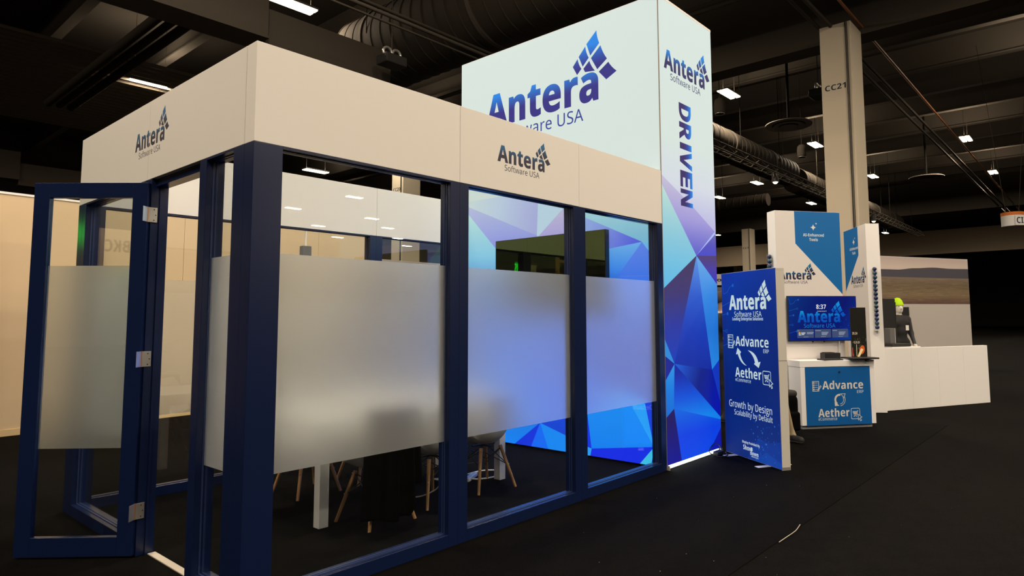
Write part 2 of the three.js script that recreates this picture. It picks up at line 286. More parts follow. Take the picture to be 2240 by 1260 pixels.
// header panels
const headerPrint = (w, px, draw) => std(lin(0.80, 0.78, 0.74), 0.55, { map: canvas(Math.round(w * px), Math.round((HH - FH) * px), (c, W, H) => { c.fillStyle = '#ffffff'; c.fillRect(0, 0, W, H); draw && draw(c, px, H); }) });
function headerPanel(label, w, pos, turn, draw) {
  const t = thing('header_panel', label, 'header panel', pos, turn);
  part('board', bx(0.0012, w - 0.0012, FH + 0.001, HH, -0.108, -0.0006, 0.0015), M.panel, t);
  if (draw) part('printed_face', new THREE.PlaneGeometry(w - 0.006, HH - FH - 0.004).translate(w / 2, (FH + HH) / 2, 0), headerPrint(w, 900, draw), t, 'white face printed with the blue company logo');
}
const HTOP = '#0a6fae', HBOT = '#2b2a4a';
headerPanel('blank white header panel at the booth corner', 1.448, [0, 0, 0], 0);
headerPanel('white header panel with logo between two blank header panels', 1.355, [1.448, 0, 0], 0, (c, px, H) => logo(c, (1.819 - 1.448) * px, H - (2.668 - FH) * px, 0.531 * px, HTOP, HBOT));
headerPanel('blank white header panel butting against the lightbox tower', LX - 2.806, [2.803, 0, 0], 0);
headerPanel('white header panel above the sidelight with the end of a logo', 1.41, [0, 0, -1.52], -Math.PI / 2, (c, px, H) => logo(c, (-1.775 + 1.52) * px, H - (2.68 - FH) * px, 0.519 * px, HTOP, HBOT));
headerPanel('white header panel past the doorway with the start of a logo', 1.402, [0, 0, -2.922], -Math.PI / 2, (c, px, H) => logo(c, (-1.775 + 2.922) * px, H - (2.68 - FH) * px, 0.519 * px, HTOP, HBOT));
headerPanel('blank white rear header panel beside the short side', 1.448, [1.448, 0, -3.03], Math.PI);
headerPanel('blank white rear header panel in the middle', 1.355, [2.803, 0, -3.03], Math.PI);
headerPanel('blank white rear header panel beside the lightbox tower', LX - 2.806, [LX - 0.003, 0, -3.03], Math.PI);

// doorway and the open door
{
  const t = thing('door_frame', 'navy doorway frame with an open glazed door on three hinges', 'door frame');
  part('jamb', bx(0, WT, 0, FH, -1.5195, -1.432, 0.002), M.navy, t);
  part('jamb', bx(0.045, WT, 0, FH - 0.05, -0.69, -0.6725, 0.001), M.navy, t);
  part('head', bx(0.03, WT, FH - 0.05, FH, -1.432, -0.6725, 0.001), M.navy, t);
  part('stop', bx(0.05, 0.065, 0, FH - 0.05, -1.432, -1.42), M.navy, t);
  const door = new THREE.Group(); door.name = 'door'; door.position.set(-0.008, 0.012, -1.436); door.rotation.y = Math.atan2(0.75, -0.66); t.add(door);   // swung open
  const DW = 0.74, DH = 2.40;
  part('stile', bx(0, 0.1, 0, DH, -0.02, 0.02, 0.002), M.navy, door); part('stile', bx(DW - 0.1, DW, 0, DH, -0.02, 0.02, 0.002), M.navy, door);
  part('rail', bx(0.1, DW - 0.1, 0, 0.12, -0.02, 0.02, 0.002), M.navy, door); part('rail', bx(0.1, DW - 0.1, DH - 0.1, DH, -0.02, 0.02, 0.002), M.navy, door);
  part('glass_pane', bx(0.1, DW - 0.1, 0.12, DH - 0.1, -0.003, 0.003), M.glass, door); part('frosted_film', bx(0.102, DW - 0.102, 0.67, 1.85, 0.0032, 0.0048), M.film, door);
  part('handle', merge([rod([DW - 0.05, 0.98, 0.06], [DW - 0.05, 1.14, 0.06], 0.011), rod([DW - 0.05, 1.0, 0.0], [DW - 0.05, 1.0, 0.06], 0.009), rod([DW - 0.05, 1.12, 0.0], [DW - 0.05, 1.12, 0.06], 0.009)]), M.steel, door);
  for (const y of [0.285, 1.25, 2.2]) {
    const h = new THREE.Group(); h.name = 'hinge'; h.position.set(-0.006, y, -1.436); t.add(h);
    part('pin', rod([-0.012, -0.05, 0.012], [-0.012, 0.05, 0.012], 0.0065), M.brass, h);
    const leaf = (dx, dz) => { const g = new RoundedBoxGeometry(0.052, 0.1, 0.003, 2, 0.0014); g.rotateY(Math.atan2(-dz, dx)); g.translate(-0.012 + dx * 0.03, 0, 0.012 + dz * 0.03); return g; };
    part('leaf', leaf(1, 0), M.steel, h, 'steel hinge leaf on the jamb'); part('leaf', leaf(-0.75, 0.66), M.steel, h, 'steel hinge leaf on the door edge');
    for (const dy of [-0.035, 0, 0.035]) part('screw', new THREE.SphereGeometry(0.004, 8, 6).translate(0.018 + (dy ? 0.006 : 0.016), dy, 0.014), M.blackWire, h);
  }
  solo('threshold_strip', bx(0.065, 0.112, 0.0, 0.008, -1.418, -0.692, 0.002), std(lin(0.42, 0.38, 0.32), 0.5), 'flat grey beige threshold strip on the carpet in the doorway', 'threshold');
}

// ================================================================ LIGHTBOX TOWER
const poly = (c, pts, fill) => { c.beginPath(); pts.forEach((p, i) => i ? c.lineTo(p[0], p[1]) : c.moveTo(p[0], p[1])); c.closePath(); c.fillStyle = fill; c.fill(); c.strokeStyle = fill; c.lineWidth = 1.5; c.stroke(); };
const grad = (c, x0, y0, x1, y1, ...stops) => { const g = c.createLinearGradient(x0, y0, x1, y1); stops.forEach((s, i) => g.addColorStop(i / (stops.length - 1), s)); return g; };
const TH = 4.872, TW = 3.025, TT = 1.1885;
const WHITE = '#c9d8d4';
const frontPrint = canvas(500, 2048, (c, W, H) => {
  const S = W / TT, P = (a) => a.map(([u, v]) => [u * S, H - v / TH * H]), y = (v) => H - v / TH * H;
  c.fillStyle = WHITE; c.fillRect(0, 0, W, H);
  c.fillStyle = grad(c, 0, y(3.4), 0, y(2.4), '#c9d8d4', '#c8d0dc', '#a9a8da'); c.fillRect(0, y(3.3), W, y(2.2) - y(3.3));
  const p = [0.707, 2.141], q = [0.181, 0.99], r = [0.151, 0.538];
  poly(c, P([[0, 2.933], [0.62, 2.692], [1.19, 2.44], p, [0, 2.833]]), grad(c, 0, y(2.9), 0, y(2.14), '#b8b4cf', '#9690d0', '#5054c0'));
  poly(c, P([[0, 2.833], p, [0, 1.761]]), grad(c, 0, y(2.8), 0, y(1.8), '#b0d2cc', '#7ebcd2', '#54b0dc'));
  poly(c, P([p, [1.16, 2.45], [1.19, 2.43]]), '#9fb2ee');
  poly(c, P([p, [1.19, 2.43], [1.19, 2.171]]), grad(c, 0, y(2.43), 0, y(2.15), '#6a66a8', '#4a48b4', '#3d3fc0'));
  poly(c, P([p, [1.19, 2.171], [1.19, 1.84]]), grad(c, 0, y(2.16), 0, y(1.85), '#43336a', '#3b2f9a', '#2a28b8'));
  poly(c, P([p, [1.19, 1.84], [1.19, 0.98], [1.008, 0.879]]), grad(c, 0, y(2.1), 0, y(0.9), '#5c9cdc', '#2f80d6', '#1a70cc', '#2484d8'));
  poly(c, P([p, [1.008, 0.879], q]), grad(c, 0, y(2.1), 0, y(0.9), '#5088d6', '#1f52c0', '#0a34ac', '#082698'));
  poly(c, P([[0, 1.761], p, q, [0, 1.243]]), grad(c, 0, y(2.1), 0, y(1.0), '#372c56', '#332a68', '#20309a', '#0c36b0'));
  poly(c, P([[0, 1.243], q, [0, 1.076]]), '#2284d2'); poly(c, P([[0, 1.076], q, [0, 0.835]]), grad(c, 0, y(1.07), 0, y(0.84), '#0d1a84', '#12209a'));
  poly(c, P([[0, 0.835], q, r, [0, 0.466]]), grad(c, 0, y(0.95), 0, y(0.5), '#2a8cdc', '#0c76d6', '#0868d0'));
  poly(c, P([[1.008, 0.879], [1.19, 0.98], [1.19, 0.5]]), '#0c34b8');
  poly(c, P([q, [1.008, 0.879], [1.19, 0.5], [1.19, 0.335]]), grad(c, 0.2 * S, y(1.0), 1.1 * S, y(0.4), '#165cd0', '#041a80', '#000ea8'));
  poly(c, P([q, [1.19, 0.335], [1.19, 0.31], r]), grad(c, 0, y(0.9), 0, y(0.4), '#08249c', '#054cd0', '#0b80e4'));
  poly(c, P([r, [1.19, 0.31], [1.19, 0.22], [0.903, 0], [0.272, 0]]), grad(c, 0, y(0.5), 0, y(0), '#085ed8', '#053edc', '#0446e4'));
  poly(c, P([[0, 0.466], r, [0.285, 0], [0, 0]]), grad(c, 0, y(0.5), 0, y(0), '#1c0e58', '#0a0f90'));
  poly(c, P([[1.19, 0.22], [0.903, 0], [1.19, 0]]), '#0814a4');
  logo(c, 0.097 * S, y(4.105), 0.906 * S, '#0a7cd0', '#262458');
  // vertical word, reading downwards
  c.save(); c.translate(0.395 * S, y(3.795)); c.rotate(Math.PI / 2); const wl = y(2.587) - y(3.795), hh = 0.258 * S;
  c.fillStyle = grad(c, 0, -hh, 0, 0, '#0a86dc', '#1f3f9a', '#2c1f5e', '#2c1f5e'); c.font = 'bold 100px sans-serif';
  'DRIVEN'.split('').reduce((at, ch) => { const wch = { I: 0.085, V: 0.185, E: 0.165 }[ch] ?? 0.175; if (ch === 'I') c.fillRect((at + 0.01) * wl, -hh, 0.058 * wl, hh); else fit(c, ch, at * wl, (at + wch * 0.86) * wl, 0, hh, 'bold', [[0, '#0a86dc'], [0.33, '#1f3f9a'], [0.66, '#2c1f5e'], [1, '#2c1f5e']]); return at + wch; }, 0); c.restore();
});
const sidePrint = canvas(1272, 2048, (c, W, H) => {
  const S = W / TW, y = (v) => H - v / TH * H, P = (a) => a.map(([u, v]) => [u * S, y(v)]);
  c.fillStyle = WHITE; c.fillRect(0, 0, W, H);
  c.fillStyle = grad(c, 0, y(3.0), 0, y(1.6), '#c9d8d6', '#b4c3dc', '#6c86d8', '#2c54c8'); c.fillRect(0, y(3.0), W, H);
  c.fillStyle = grad(c, 0, y(1.6), 0, y(0), '#2c54c8', '#1450d0', '#0a8cff'); c.fillRect(0, y(1.6), W, H);
  poly(c, P([[0, 3.0], [1.36, 3.0], [1.36, 2.856], [1.332, 2.456], [0.167, 2.93], [0, 2.99]]), grad(c, 0, y(2.95), 1.3 * S, y(2.5), '#c6d6d2', '#b6c9e0', '#a3a9dc'));
  poly(c, P([[0, 2.99], [1.332, 2.456], [1.33, 1.75], [0.657, 2.339], [0.168, 2.815], [0, 2.97]]), grad(c, 0, y(2.95), 0, y(2.2), '#b2bada', '#9aa4e0', '#8088e4'));
  poly(c, P([[0, 2.97], [0.657, 2.339], [1.33, 1.75], [1.1, 0.9], [0, 1.1]]), grad(c, 0, y(2.8), 0, y(1.2), '#b2d8d8', '#84c6e6', '#3f78cc', '#2458c4'));
  poly(c, P([[1.36, 3.0], [1.735, 3.0], [1.735, 2.734], [1.37, 2.455], [1.332, 2.456]]), '#b4cfe2');
  poly(c, P([[1.735, 2.734], [1.37, 2.455], [1.2, 1.9], [2.0, 1.9], [1.775, 2.642]]), grad(c, 0, y(2.7), 0, y(2.1), '#b8b4d4', '#a69edc', '#8280e4'));
  poly(c, P([[1.735, 3.0], [TW, 3.0], [TW, 2.19], [2.789, 2.265], [2.043, 2.599], [1.735, 2.734]]), grad(c, 0, y(2.9), 0, y(2.3), '#b0d6d6', '#9accda', '#7cbcdc'));
  poly(c, P([[2.043, 2.599], [2.789, 2.265], [2.343, 2.221], [1.9, 2.15], [1.775, 2.642], [1.735, 2.734]]), grad(c, 1.9 * S, y(2.6), 2.7 * S, y(2.25), '#98b2e0', '#8096e4', '#5662e4'));
  poly(c, P([[2.789, 2.265], [2.343, 2.221], [1.7, 2.1], [1.7, 1.3], [2.1, 1.5]]), grad(c, 0, y(2.25), 0, y(1.5), '#6cb0f2', '#3f8cf4', '#1c4cc8', '#1234b4'));
  poly(c, P([[2.789, 2.265], [2.1, 1.5], [2.6, 1.2], [TW, 1.6], [TW, 2.0]]), grad(c, 0, y(2.2), 0, y(1.4), '#5c84f0', '#4078f0', '#1f60d0', '#0f3cb8'));
  poly(c, P([[2.789, 2.265], [TW, 2.19], [TW, 1.98]]), '#6fb8f2');
  poly(c, P([[2.1, 1.5], [2.6, 1.2], [TW, 1.6], [TW, 0.5], [2.4, 0.7], [1.9, 1.0]]), grad(c, 0, y(1.5), 0, y(0.6), '#1232b4', '#0c26a8', '#0a24b4'));
  poly(c, P([[1.1, 0.9], [1.7, 1.3], [2.1, 1.5], [1.9, 1.0], [1.371, 0.283]]), grad(c, 0, y(1.3), 0, y(0.4), '#2450c0', '#1a48c8', '#1450ee'));
  const w = [1.371, 0.283];
  poly(c, P([[0, 1.1], [1.1, 0.9], w, [0.992, 0], [0, 0]]), grad(c, 0, y(1.0), 0, y(0), '#2a64c8', '#1a78e0', '#0a86ff'));
  poly(c, P([w, [0.97, 0], [1.23, 0]]), '#0a34e8'); poly(c, P([w, [1.23, 0], [1.49, 0]]), '#0a6cff'); poly(c, P([w, [1.49, 0], [1.95, 0], [1.95, 0.1], [1.788, 0.17]]), '#0a8cff'); poly(c, P([w, [1.788, 0.17], [2.04, 0.06], [2.05, 0.6], [1.9, 1.0]]), grad(c, 0, y(0.8), 0, y(0.15), '#1a5af0', '#0a4ce8', '#0640d8'));
  poly(c, P([[2.05, 0.48], [2.108, 0.076], [2.04, 0.09]]), '#0a34f0'); poly(c, P([[2.04, 0.09], [2.108, 0.076], [2.09, 0], [1.95, 0]]), '#2aa4ff');
  poly(c, P([[2.05, 0.47], [2.45, 0.74], [2.789, 0.626], [2.89, 0.184], [2.108, 0.076]]), grad(c, 0, y(0.6), 0, y(0.1), '#0a90ff', '#0a8cff', '#0686ff'));
  poly(c, P([[2.6, 0.62], [2.789, 0.626], [2.89, 0.184]]), '#22a4ff'); poly(c, P([[2.789, 0.626], [TW, 0.6], [TW, 0.3], [2.89, 0.184]]), '#0a34e4'); poly(c, P([[2.89, 0.184], [TW, 0.3], [TW, 0], [2.85, 0]]), '#0a1ec0');
  poly(c, P([[2.108, 0.076], [2.89, 0.184], [2.72, 0], [2.09, 0]]), '#0a2cf4'); poly(c, P([[2.89, 0.184], [2.72, 0], [2.85, 0]]), '#3fc8f4');
  logo(c, 0.48 * S, y(3.915), 1.766 * S, '#0a7cdc', '#26247c', '#24368c');
});
{
  const t = thing('lightbox_tower', 'tall backlit fabric tower printed with the company logo and blue triangles', 'lightbox', [LX, 0, 0]);
  const lit = (map, k) => new THREE.MeshStandardMaterial({ color: lin(0.2, 0.2, 0.2), map, emissive: 0xffffff, emissiveMap: map, emissiveIntensity: k, roughness: 0.8 });
  const K = 0.95;
  part('lightbox_front_fabric', new THREE.PlaneGeometry(TT - 0.008, TH - 0.045).translate(TT / 2 + 0.002, TH / 2 + 0.0225, 0), lit(frontPrint, K), t, 'white to blue fabric reading DRIVEN downwards');
  part('lightbox_side_fabric', new THREE.PlaneGeometry(TW - 0.012, TH - 0.025).rotateY(-Math.PI / 2).translate(-0.0005, TH / 2 + 0.0125, -TW / 2 - 0.004), lit(sidePrint, K), t, 'wide fabric face with large logo above blue triangles');
  const plain = new THREE.MeshStandardMaterial({ color: lin(0.5, 0.5, 0.5), emissive: new THREE.Color(0.75, 0.85, 0.9), emissiveIntensity: 0.5, roughness: 0.8 });
  part('lightbox_back_fabric', new THREE.PlaneGeometry(TT - 0.02, TH - 0.03).rotateY(Math.PI).translate(TT / 2, TH / 2, -TW), plain, t);
  part('lightbox_end_fabric', new THREE.PlaneGeometry(TW - 0.02, TH - 0.03).rotateY(Math.PI / 2).translate(TT, TH / 2, -TW / 2), plain, t);
  for (const [x, z] of [[0.012, -0.012], [TT - 0.012, -0.012], [0.012, -TW + 0.012], [TT - 0.012, -TW + 0.012]]) part('corner_profile', bx(x - 0.011, x + 0.011, 0, TH, z - 0.011, z + 0.011, 0.003), std(lin(0.30, 0.24, 0.19), 0.5), t);
  part('inner_liner', merge([bx(0.03, TT - 0.03, 0.06, TH - 0.02, -TW + 0.03, -0.03)]), M.white, t);
  part('top_rim', merge([bx(0, TT, TH - 0.02, TH + 0.004, -0.018, 0.002), bx(0, TT, TH - 0.02, TH + 0.004, -TW, -TW + 0.02), bx(0, 0.018, TH - 0.02, TH + 0.004, -TW, 0), bx(TT - 0.018, TT, TH - 0.02, TH + 0.004, -TW, 0)]), M.white, t);
  part('led_strip', bx(0.03, TT - 0.05, 0.008, 0.036, -0.02, -0.008), new THREE.MeshStandardMaterial({ color: 0xffffff, emissive: new THREE.Color(0.9, 1, 0.97), emissiveIntensity: 3.2 }), t, 'bright gap of light under the fabric');
  for (const x of [0.02, TT - 0.02]) part('levelling_foot', cyl(0.012, 0.016, 0.04, 12).translate(x, 0.02, 0.006), M.alu, t);
  const led = new THREE.RectAreaLight(new THREE.Color(0.9, 1, 0.97), 2, 1.1, 0.03); led.position.set(LX + 0.58, 0.024, 0.004); led.lookAt(LX + 0.58, 0.024, 5); scene.add(led);
  // light given off by the fabric faces
  const ra = (c, k, w, h, p, q) => { const l = new THREE.RectAreaLight(c, k, w, h); l.position.set(...p); l.lookAt(...q); scene.add(l); };
  const cool = new THREE.Color(0.72, 0.9, 1), blue = new THREE.Color(0.06, 0.3, 1);
  ra(cool, 0.35, 1.1, 2.4, [LX + TT / 2, 3.6, 0.02], [LX + TT / 2, 3.6, 5]); ra(blue, 0.35, 1.1, 2.2, [LX + TT / 2, 1.15, 0.02], [LX + TT / 2, 1.15, 5]);
  ra(cool, 0.35, 2.9, 2.4, [LX - 0.02, 3.6, -TW / 2], [LX - 5, 3.6, -TW / 2]); ra(blue, 0.4, 2.9, 2.3, [LX - 0.02, 1.2, -TW / 2], [LX - 5, 1.2, -TW / 2]);
}
{
  const t = thing('wall_mounted_tv', 'large black switched-off television on the wide lightbox face', 'television', [LX - 0.075, 1.515, -1.465]);
  part('housing', bx(-0.02, 0.05, 0, 0.927, -0.825, 0.825, 0.006), M.black, t);
  part('screen', bx(-0.022, -0.02, 0.012, 0.918, -0.816, 0.816), M.blackGloss, t, 'glossy black glass');
  part('wall_bracket', bx(0.05, 0.07, 0.3, 0.65, -0.3, 0.3), M.steelDark, t);
}

// ================================================================ FURNITURE IN THE GLASS ROOM
{
  const t = thing('white_table', 'long white table with square legs inside the glass room', 'table', [1.99, 0, -1.48]);
  part('tabletop', bx(-0.97, 0.97, 0.70, 0.745, -0.475, 0.475, 0.004), M.whiteGloss, t);
  part('apron', merge([bx(-0.88, 0.88, 0.63, 0.70, 0.42, 0.44), bx(-0.88, 0.88, 0.63, 0.70, -0.44, -0.42)]), M.white, t);
  for (const sx of [-1, 1]) for (const sz of [-1, 1]) { const x = sx * 0.9175, z = sz * 0.4225; part('leg', bx(x - 0.0375, x + 0.0375, 0, 0.70, z - 0.0375, z + 0.0375, 0.002), M.white, t); }
}
function thickSheet(f, nu, nv, th) {
  const pos = [], idx = [], P = [], N = [];
  for (let j = 0; j <= nv; j++) for (let i = 0; i <= nu; i++) {
    const u = i / nu, v = j / nv, e = 1e-3, p = f(u, v), du = f(Math.min(1, u + e), v).sub(f(Math.max(0, u - e), v)), dv = f(u, Math.min(1, v + e)).sub(f(u, Math.max(0, v - e)));
    P.push(p); N.push(du.cross(dv).normalize());
  }
  const n = (nu + 1) * (nv + 1);
  for (const s of [0, 1]) for (let k = 0; k < n; k++) { const q = P[k].clone().addScaledVector(N[k], s ? -th / 2 : th / 2); pos.push(q.x, q.y, q.z); }
  const id = (i, j) => j * (nu + 1) + i;
  for (let j = 0; j < nv; j++) for (let i = 0; i < nu; i++) { const a = id(i, j), b = id(i + 1, j), c = id(i + 1, j + 1), d = id(i, j + 1); idx.push(a, b, c, a, c, d, n + a, n + c, n + b, n + a, n + d, n + c); }
  const edge = (a, b) => idx.push(a, n + a, b, b, n + a, n + b);
  for (let i = 0; i < nu; i++) { edge(id(i, 0), id(i + 1, 0)); edge(id(i + 1, nv), id(i, nv)); }
  for (let j = 0; j < nv; j++) { edge(id(0, j + 1), id(0, j)); edge(id(nu, j), id(nu, j + 1)); }
  const g = new THREE.BufferGeometry(); g.setAttribute('position', new THREE.Float32BufferAttribute(pos, 3)); g.setAttribute('uv', new THREE.Float32BufferAttribute(new Float32Array(pos.length / 3 * 2), 2)); g.setIndex(idx); g.computeVertexNormals(); return g;
}
const spline = (pts) => { const c = new THREE.CatmullRomCurve3(pts.map(([a, b]) => new THREE.Vector3(0, a, b))); return (v) => c.getPoint(v); };
function makeChair(label, group) {
  const t = thing('shell_chair', label, 'chair', [0, 0, 0], 0, group);
  const mid = spline([[0.425, -0.225], [0.43, -0.2], [0.405, -0.12], [0.385, 0.0], [0.395, 0.1], [0.455, 0.185], [0.57, 0.225], [0.70, 0.255], [0.81, 0.28]]);   // (height, depth): front lip to top of back
  part('shell', thickSheet((u, v) => {
    const s = (u - 0.5) * 2, m = mid(v), half = v < 0.5 ? 0.215 + 0.05 * Math.sin(v * Math.PI) : 0.265 - 0.09 * ((v - 0.5) / 0.5) ** 2, arm = Math.exp(-(((v - 0.56) / 0.22) ** 2)), k = Math.pow(Math.abs(s), 2.4);
    const corner = 1 - 0.1 * Math.pow(Math.abs(s), 6) * (v < 0.1 || v > 0.9 ? 1 : 0.2);
    return new THREE.Vector3(s * half * corner, m.y + k * (0.05 + 0.19 * arm) * (v < 0.8 ? 1 : 1 - (v - 0.8) * 3), m.z - k * (v > 0.5 ? 0.11 : 0.0) + (v < 0.12 ? k * 0.03 : 0));
  }, 22, 30, 0.007), M.plastic, t, 'white moulded plastic seat');
  for (const sx of [-1, 1]) for (const sz of [-1, 1]) part('leg', rod([sx * 0.205, 0, sz * 0.205], [sx * 0.108, 0.365, sz * 0.108], 0.0115, 0.0165, 12), M.wood, t, 'tapered beech dowel leg');
  const br = [], L = (sx, sz, h) => [sx * (0.205 - 0.26 * h), h, sz * (0.205 - 0.26 * h)];
  for (const [a, b] of [[[-1, -1], [1, -1]], [[1, -1], [1, 1]], [[1, 1], [-1, 1]], [[-1, 1], [-1, -1]]]) br.push(rod(L(...a, 0.2), L(...b, 0.35), 0.0045, 0.0045, 6), rod(L(...a, 0.35), L(...b, 0.2), 0.0045, 0.0045, 6));
  part('cross_brace', merge(br), M.blackWire, t, 'black wire cross braces');
  part('mount_plate', merge([bx(-0.12, 0.12, 0.365, 0.377, -0.015, 0.015), bx(-0.015, 0.015, 0.365, 0.377, -0.12, 0.12)]), M.blackWire, t);
  const sc = []; for (const sx of [-1, 1]) for (const sz of [-1, 1]) for (const h of [0.2, 0.35]) { const p = L(sx, sz, h); sc.push(new THREE.SphereGeometry(0.006, 8, 6).translate(p[0] + sx * 0.009, p[1], p[2] + sz * 0.009)); }
  part('bolt', merge(sc), M.steel, t);
  return t;
}
{
  const c0 = makeChair('white shell chair with wooden legs tucked at the table end by the lightbox tower', 'shell chairs around the table');
  c0.position.set(2.61, 0, -0.97); c0.rotation.y = -0.11;
  dup(c0, [2.02, 0, -0.985], 0.02, 'white shell chair with wooden legs between the coat-covered chair and the end chair');
  dup(c0, [1.42, 0, -0.885], 0.03, 'white shell chair hidden under a black coat');
  dup(c0, [1.52, 0, -2.05], Math.PI + 0.03, 'white shell chair across the table opposite the black coat');
  dup(c0, [2.13, 0, -2.03], Math.PI - 0.1, 'white shell chair across the table beside the far chair');
  // coat over the back of the third chair
  const hem = (u) => 0.085 + 0.01 * Math.sin(u * 17) + 0.2 * THREE.MathUtils.smoothstep(u, 0.55, 0.72);
  const coat = solo('black_coat', thickSheet((u, v) => {
    const a = (u - 0.5) * 2, fold = 0.022 * v * (Math.sin(u * 24) + 0.5 * Math.sin(u * 41 + 1)), x = a * (0.215 + 0.05 * v), top = 0.845, y = v < 0.06 ? top - 0.0 : top - (v - 0.06) / 0.94 * (top - hem(u));
    const z = (v < 0.06 ? -0.05 * (1 - v / 0.06) : 0.012) + 0.02 * v - 0.16 * Math.pow(Math.abs(a), 3) + fold;
    return new THREE.Vector3(x, y, z);
  }, 60, 40, 0.014), M.cloth, 'black coat draped over the back of a chair down to the carpet', 'coat');
  coat.position.set(1.43, 0, -0.575); coat.rotation.y = 0.02;
}
// cables on the carpet
solo('white_power_cable', tube([[2.62, 0.012, -1.36], [2.5, 0.01, -1.5], [2.46, 0.03, -1.34], [2.6, 0.05, -1.28], [2.72, 0.012, -1.2], [2.95, 0.012, -1.12], [3.08, 0.02, -1.22], [2.98, 0.02, -1.36], [2.78, 0.01, -1.4]], 0.0075, 90), M.plastic, 'white cable coiled on the carpet around a table leg', 'cable');
{
  const s = thing('white_power_strip', 'white power strip lying on the carpet behind a table leg', 'power strip', [2.74, 0, -1.27], 0.5);
  part('body', bx(-0.13, 0.13, 0, 0.035, -0.027, 0.027, 0.008), M.plastic, s); for (let i = 0; i < 4; i++) part('socket', cyl(0.017, 0.017, 0.004, 16).translate(-0.09 + i * 0.058, 0.0355, 0), M.alu, s);
  solo('grey_lanyard', tube([[1.86, 0.006, -1.2], [1.95, 0.008, -1.16], [2.06, 0.012, -1.12], [2.16, 0.05, -1.08], [2.22, 0.12, -1.05]], 0.006, 40), std(lin(0.35, 0.33, 0.33), 0.7), 'thin grey cord trailing on the carpet under the chairs', 'cord');
}

// ================================================================ FREESTANDING BLUE LIGHTBOX BANNER
function iconList(c, x, y, w, h) { c.lineWidth = w * 0.07; c.strokeRect(x, y, w * 0.86, h); for (let i = 0; i < 4; i++) { const yy = y + h * (0.16 + i * 0.225); c.strokeRect(x + w * 0.1, yy - h * 0.05, w * 0.14, h * 0.09); c.fillRect(x + w * 0.34, yy - h * 0.02, w * 0.4, h * 0.045); } c.beginPath(); c.moveTo(x + w * 0.72, y + h * 0.92); c.lineTo(x + w * 0.78, y + h * 0.74); c.lineTo(x + w * 1.12, y + h * 0.44); c.lineTo(x + w * 1.2, y + h * 0.54); c.lineTo(x + w * 0.86, y + h * 0.84); c.closePath(); c.stroke(); }
function iconCart(c, x, y, w, h, bg) {
  c.lineWidth = w * 0.055; c.beginPath(); const r = w * 0.15; c.moveTo(x + r, y); c.lineTo(x + w - r, y); c.quadraticCurveTo(x + w, y, x + w, y + r); c.lineTo(x + w, y + h - r); c.quadraticCurveTo(x + w, y + h, x + w - r, y + h); c.lineTo(x + r, y + h); c.quadraticCurveTo(x, y + h, x, y + h - r); c.lineTo(x, y + r); c.quadraticCurveTo(x, y, x + r, y); c.stroke();
  const X = (a) => x + a * w, Y = (b) => y + b * h; c.beginPath(); c.moveTo(X(0.82), Y(0.22)); c.lineTo(X(0.74), Y(0.24)); c.lineTo(X(0.64), Y(0.58)); c.lineTo(X(0.3), Y(0.55)); c.lineTo(X(0.2), Y(0.3)); c.lineTo(X(0.7), Y(0.32)); c.moveTo(X(0.24), Y(0.42)); c.lineTo(X(0.68), Y(0.44)); c.moveTo(X(0.38), Y(0.31)); c.lineTo(X(0.42), Y(0.56)); c.moveTo(X(0.54), Y(0.32)); c.lineTo(X(0.55), Y(0.57)); c.moveTo(X(0.3), Y(0.72)); c.quadraticCurveTo(X(0.45), Y(0.66), X(0.62), Y(0.72)); c.stroke();
  for (const a of [0.32, 0.58]) { c.beginPath(); c.arc(X(a), Y(0.76), w * 0.045, 0, 7); c.fill(); }
  c.beginPath(); c.moveTo(X(0.76), Y(0.56)); c.lineTo(X(1.24), Y(0.86)); c.lineTo(X(1.04), Y(0.92)); c.lineTo(X(1.18), Y(1.16)); c.lineTo(X(1.06), Y(1.22)); c.lineTo(X(0.94), Y(0.99)); c.lineTo(X(0.82), Y(1.12)); c.closePath(); const f = c.fillStyle; c.fillStyle = bg; c.fill(); c.fillStyle = f; c.stroke();
}
function circuit(c, S, x, y, k, a) { c.save(); c.globalAlpha = a; c.strokeStyle = '#2a8cff'; c.fillStyle = '#2a8cff'; c.lineWidth = S * 0.008; const line = (p, fill) => { c.beginPath(); p.forEach(([u, v], i) => i ? c.lineTo(x + u * k, y + v * k) : c.moveTo(x + u * k, y + v * k)); c.stroke(); const e = p[p.length - 1]; c.beginPath(); c.arc(x + (e[0] + 0.02) * k, y + e[1] * k, 0.018 * k, 0, 7); if (fill) c.fill(); else c.stroke(); };
  line([[0, 0.03], [0.03, 0.08], [0.04, 0.16], [0.12, 0.14], [0.16, 0.09], [0.21, 0.07]], true); line([[0, 0.3], [0.18, 0.25]], false); line([[0, 0.4], [0.09, 0.385]], true); line([[0, 0.58], [0.06, 0.58]], false); line([[0, 0.75], [0.15, 0.71]], true); c.restore(); }
function dots(c, x0, y0, x1, y1, n, smax) { const s0 = seedState; seedState = 99; c.save(); for (let i = 0; i < n; i++) { c.globalAlpha = rnd(0.25, 0.8); c.fillStyle = '#3f9cff'; c.beginPath(); c.arc(rnd(x0, x1), rnd(y0, y1), rnd(0.25, 1) * smax, 0, 7); c.fill(); } c.restore(); seedState = s0; }
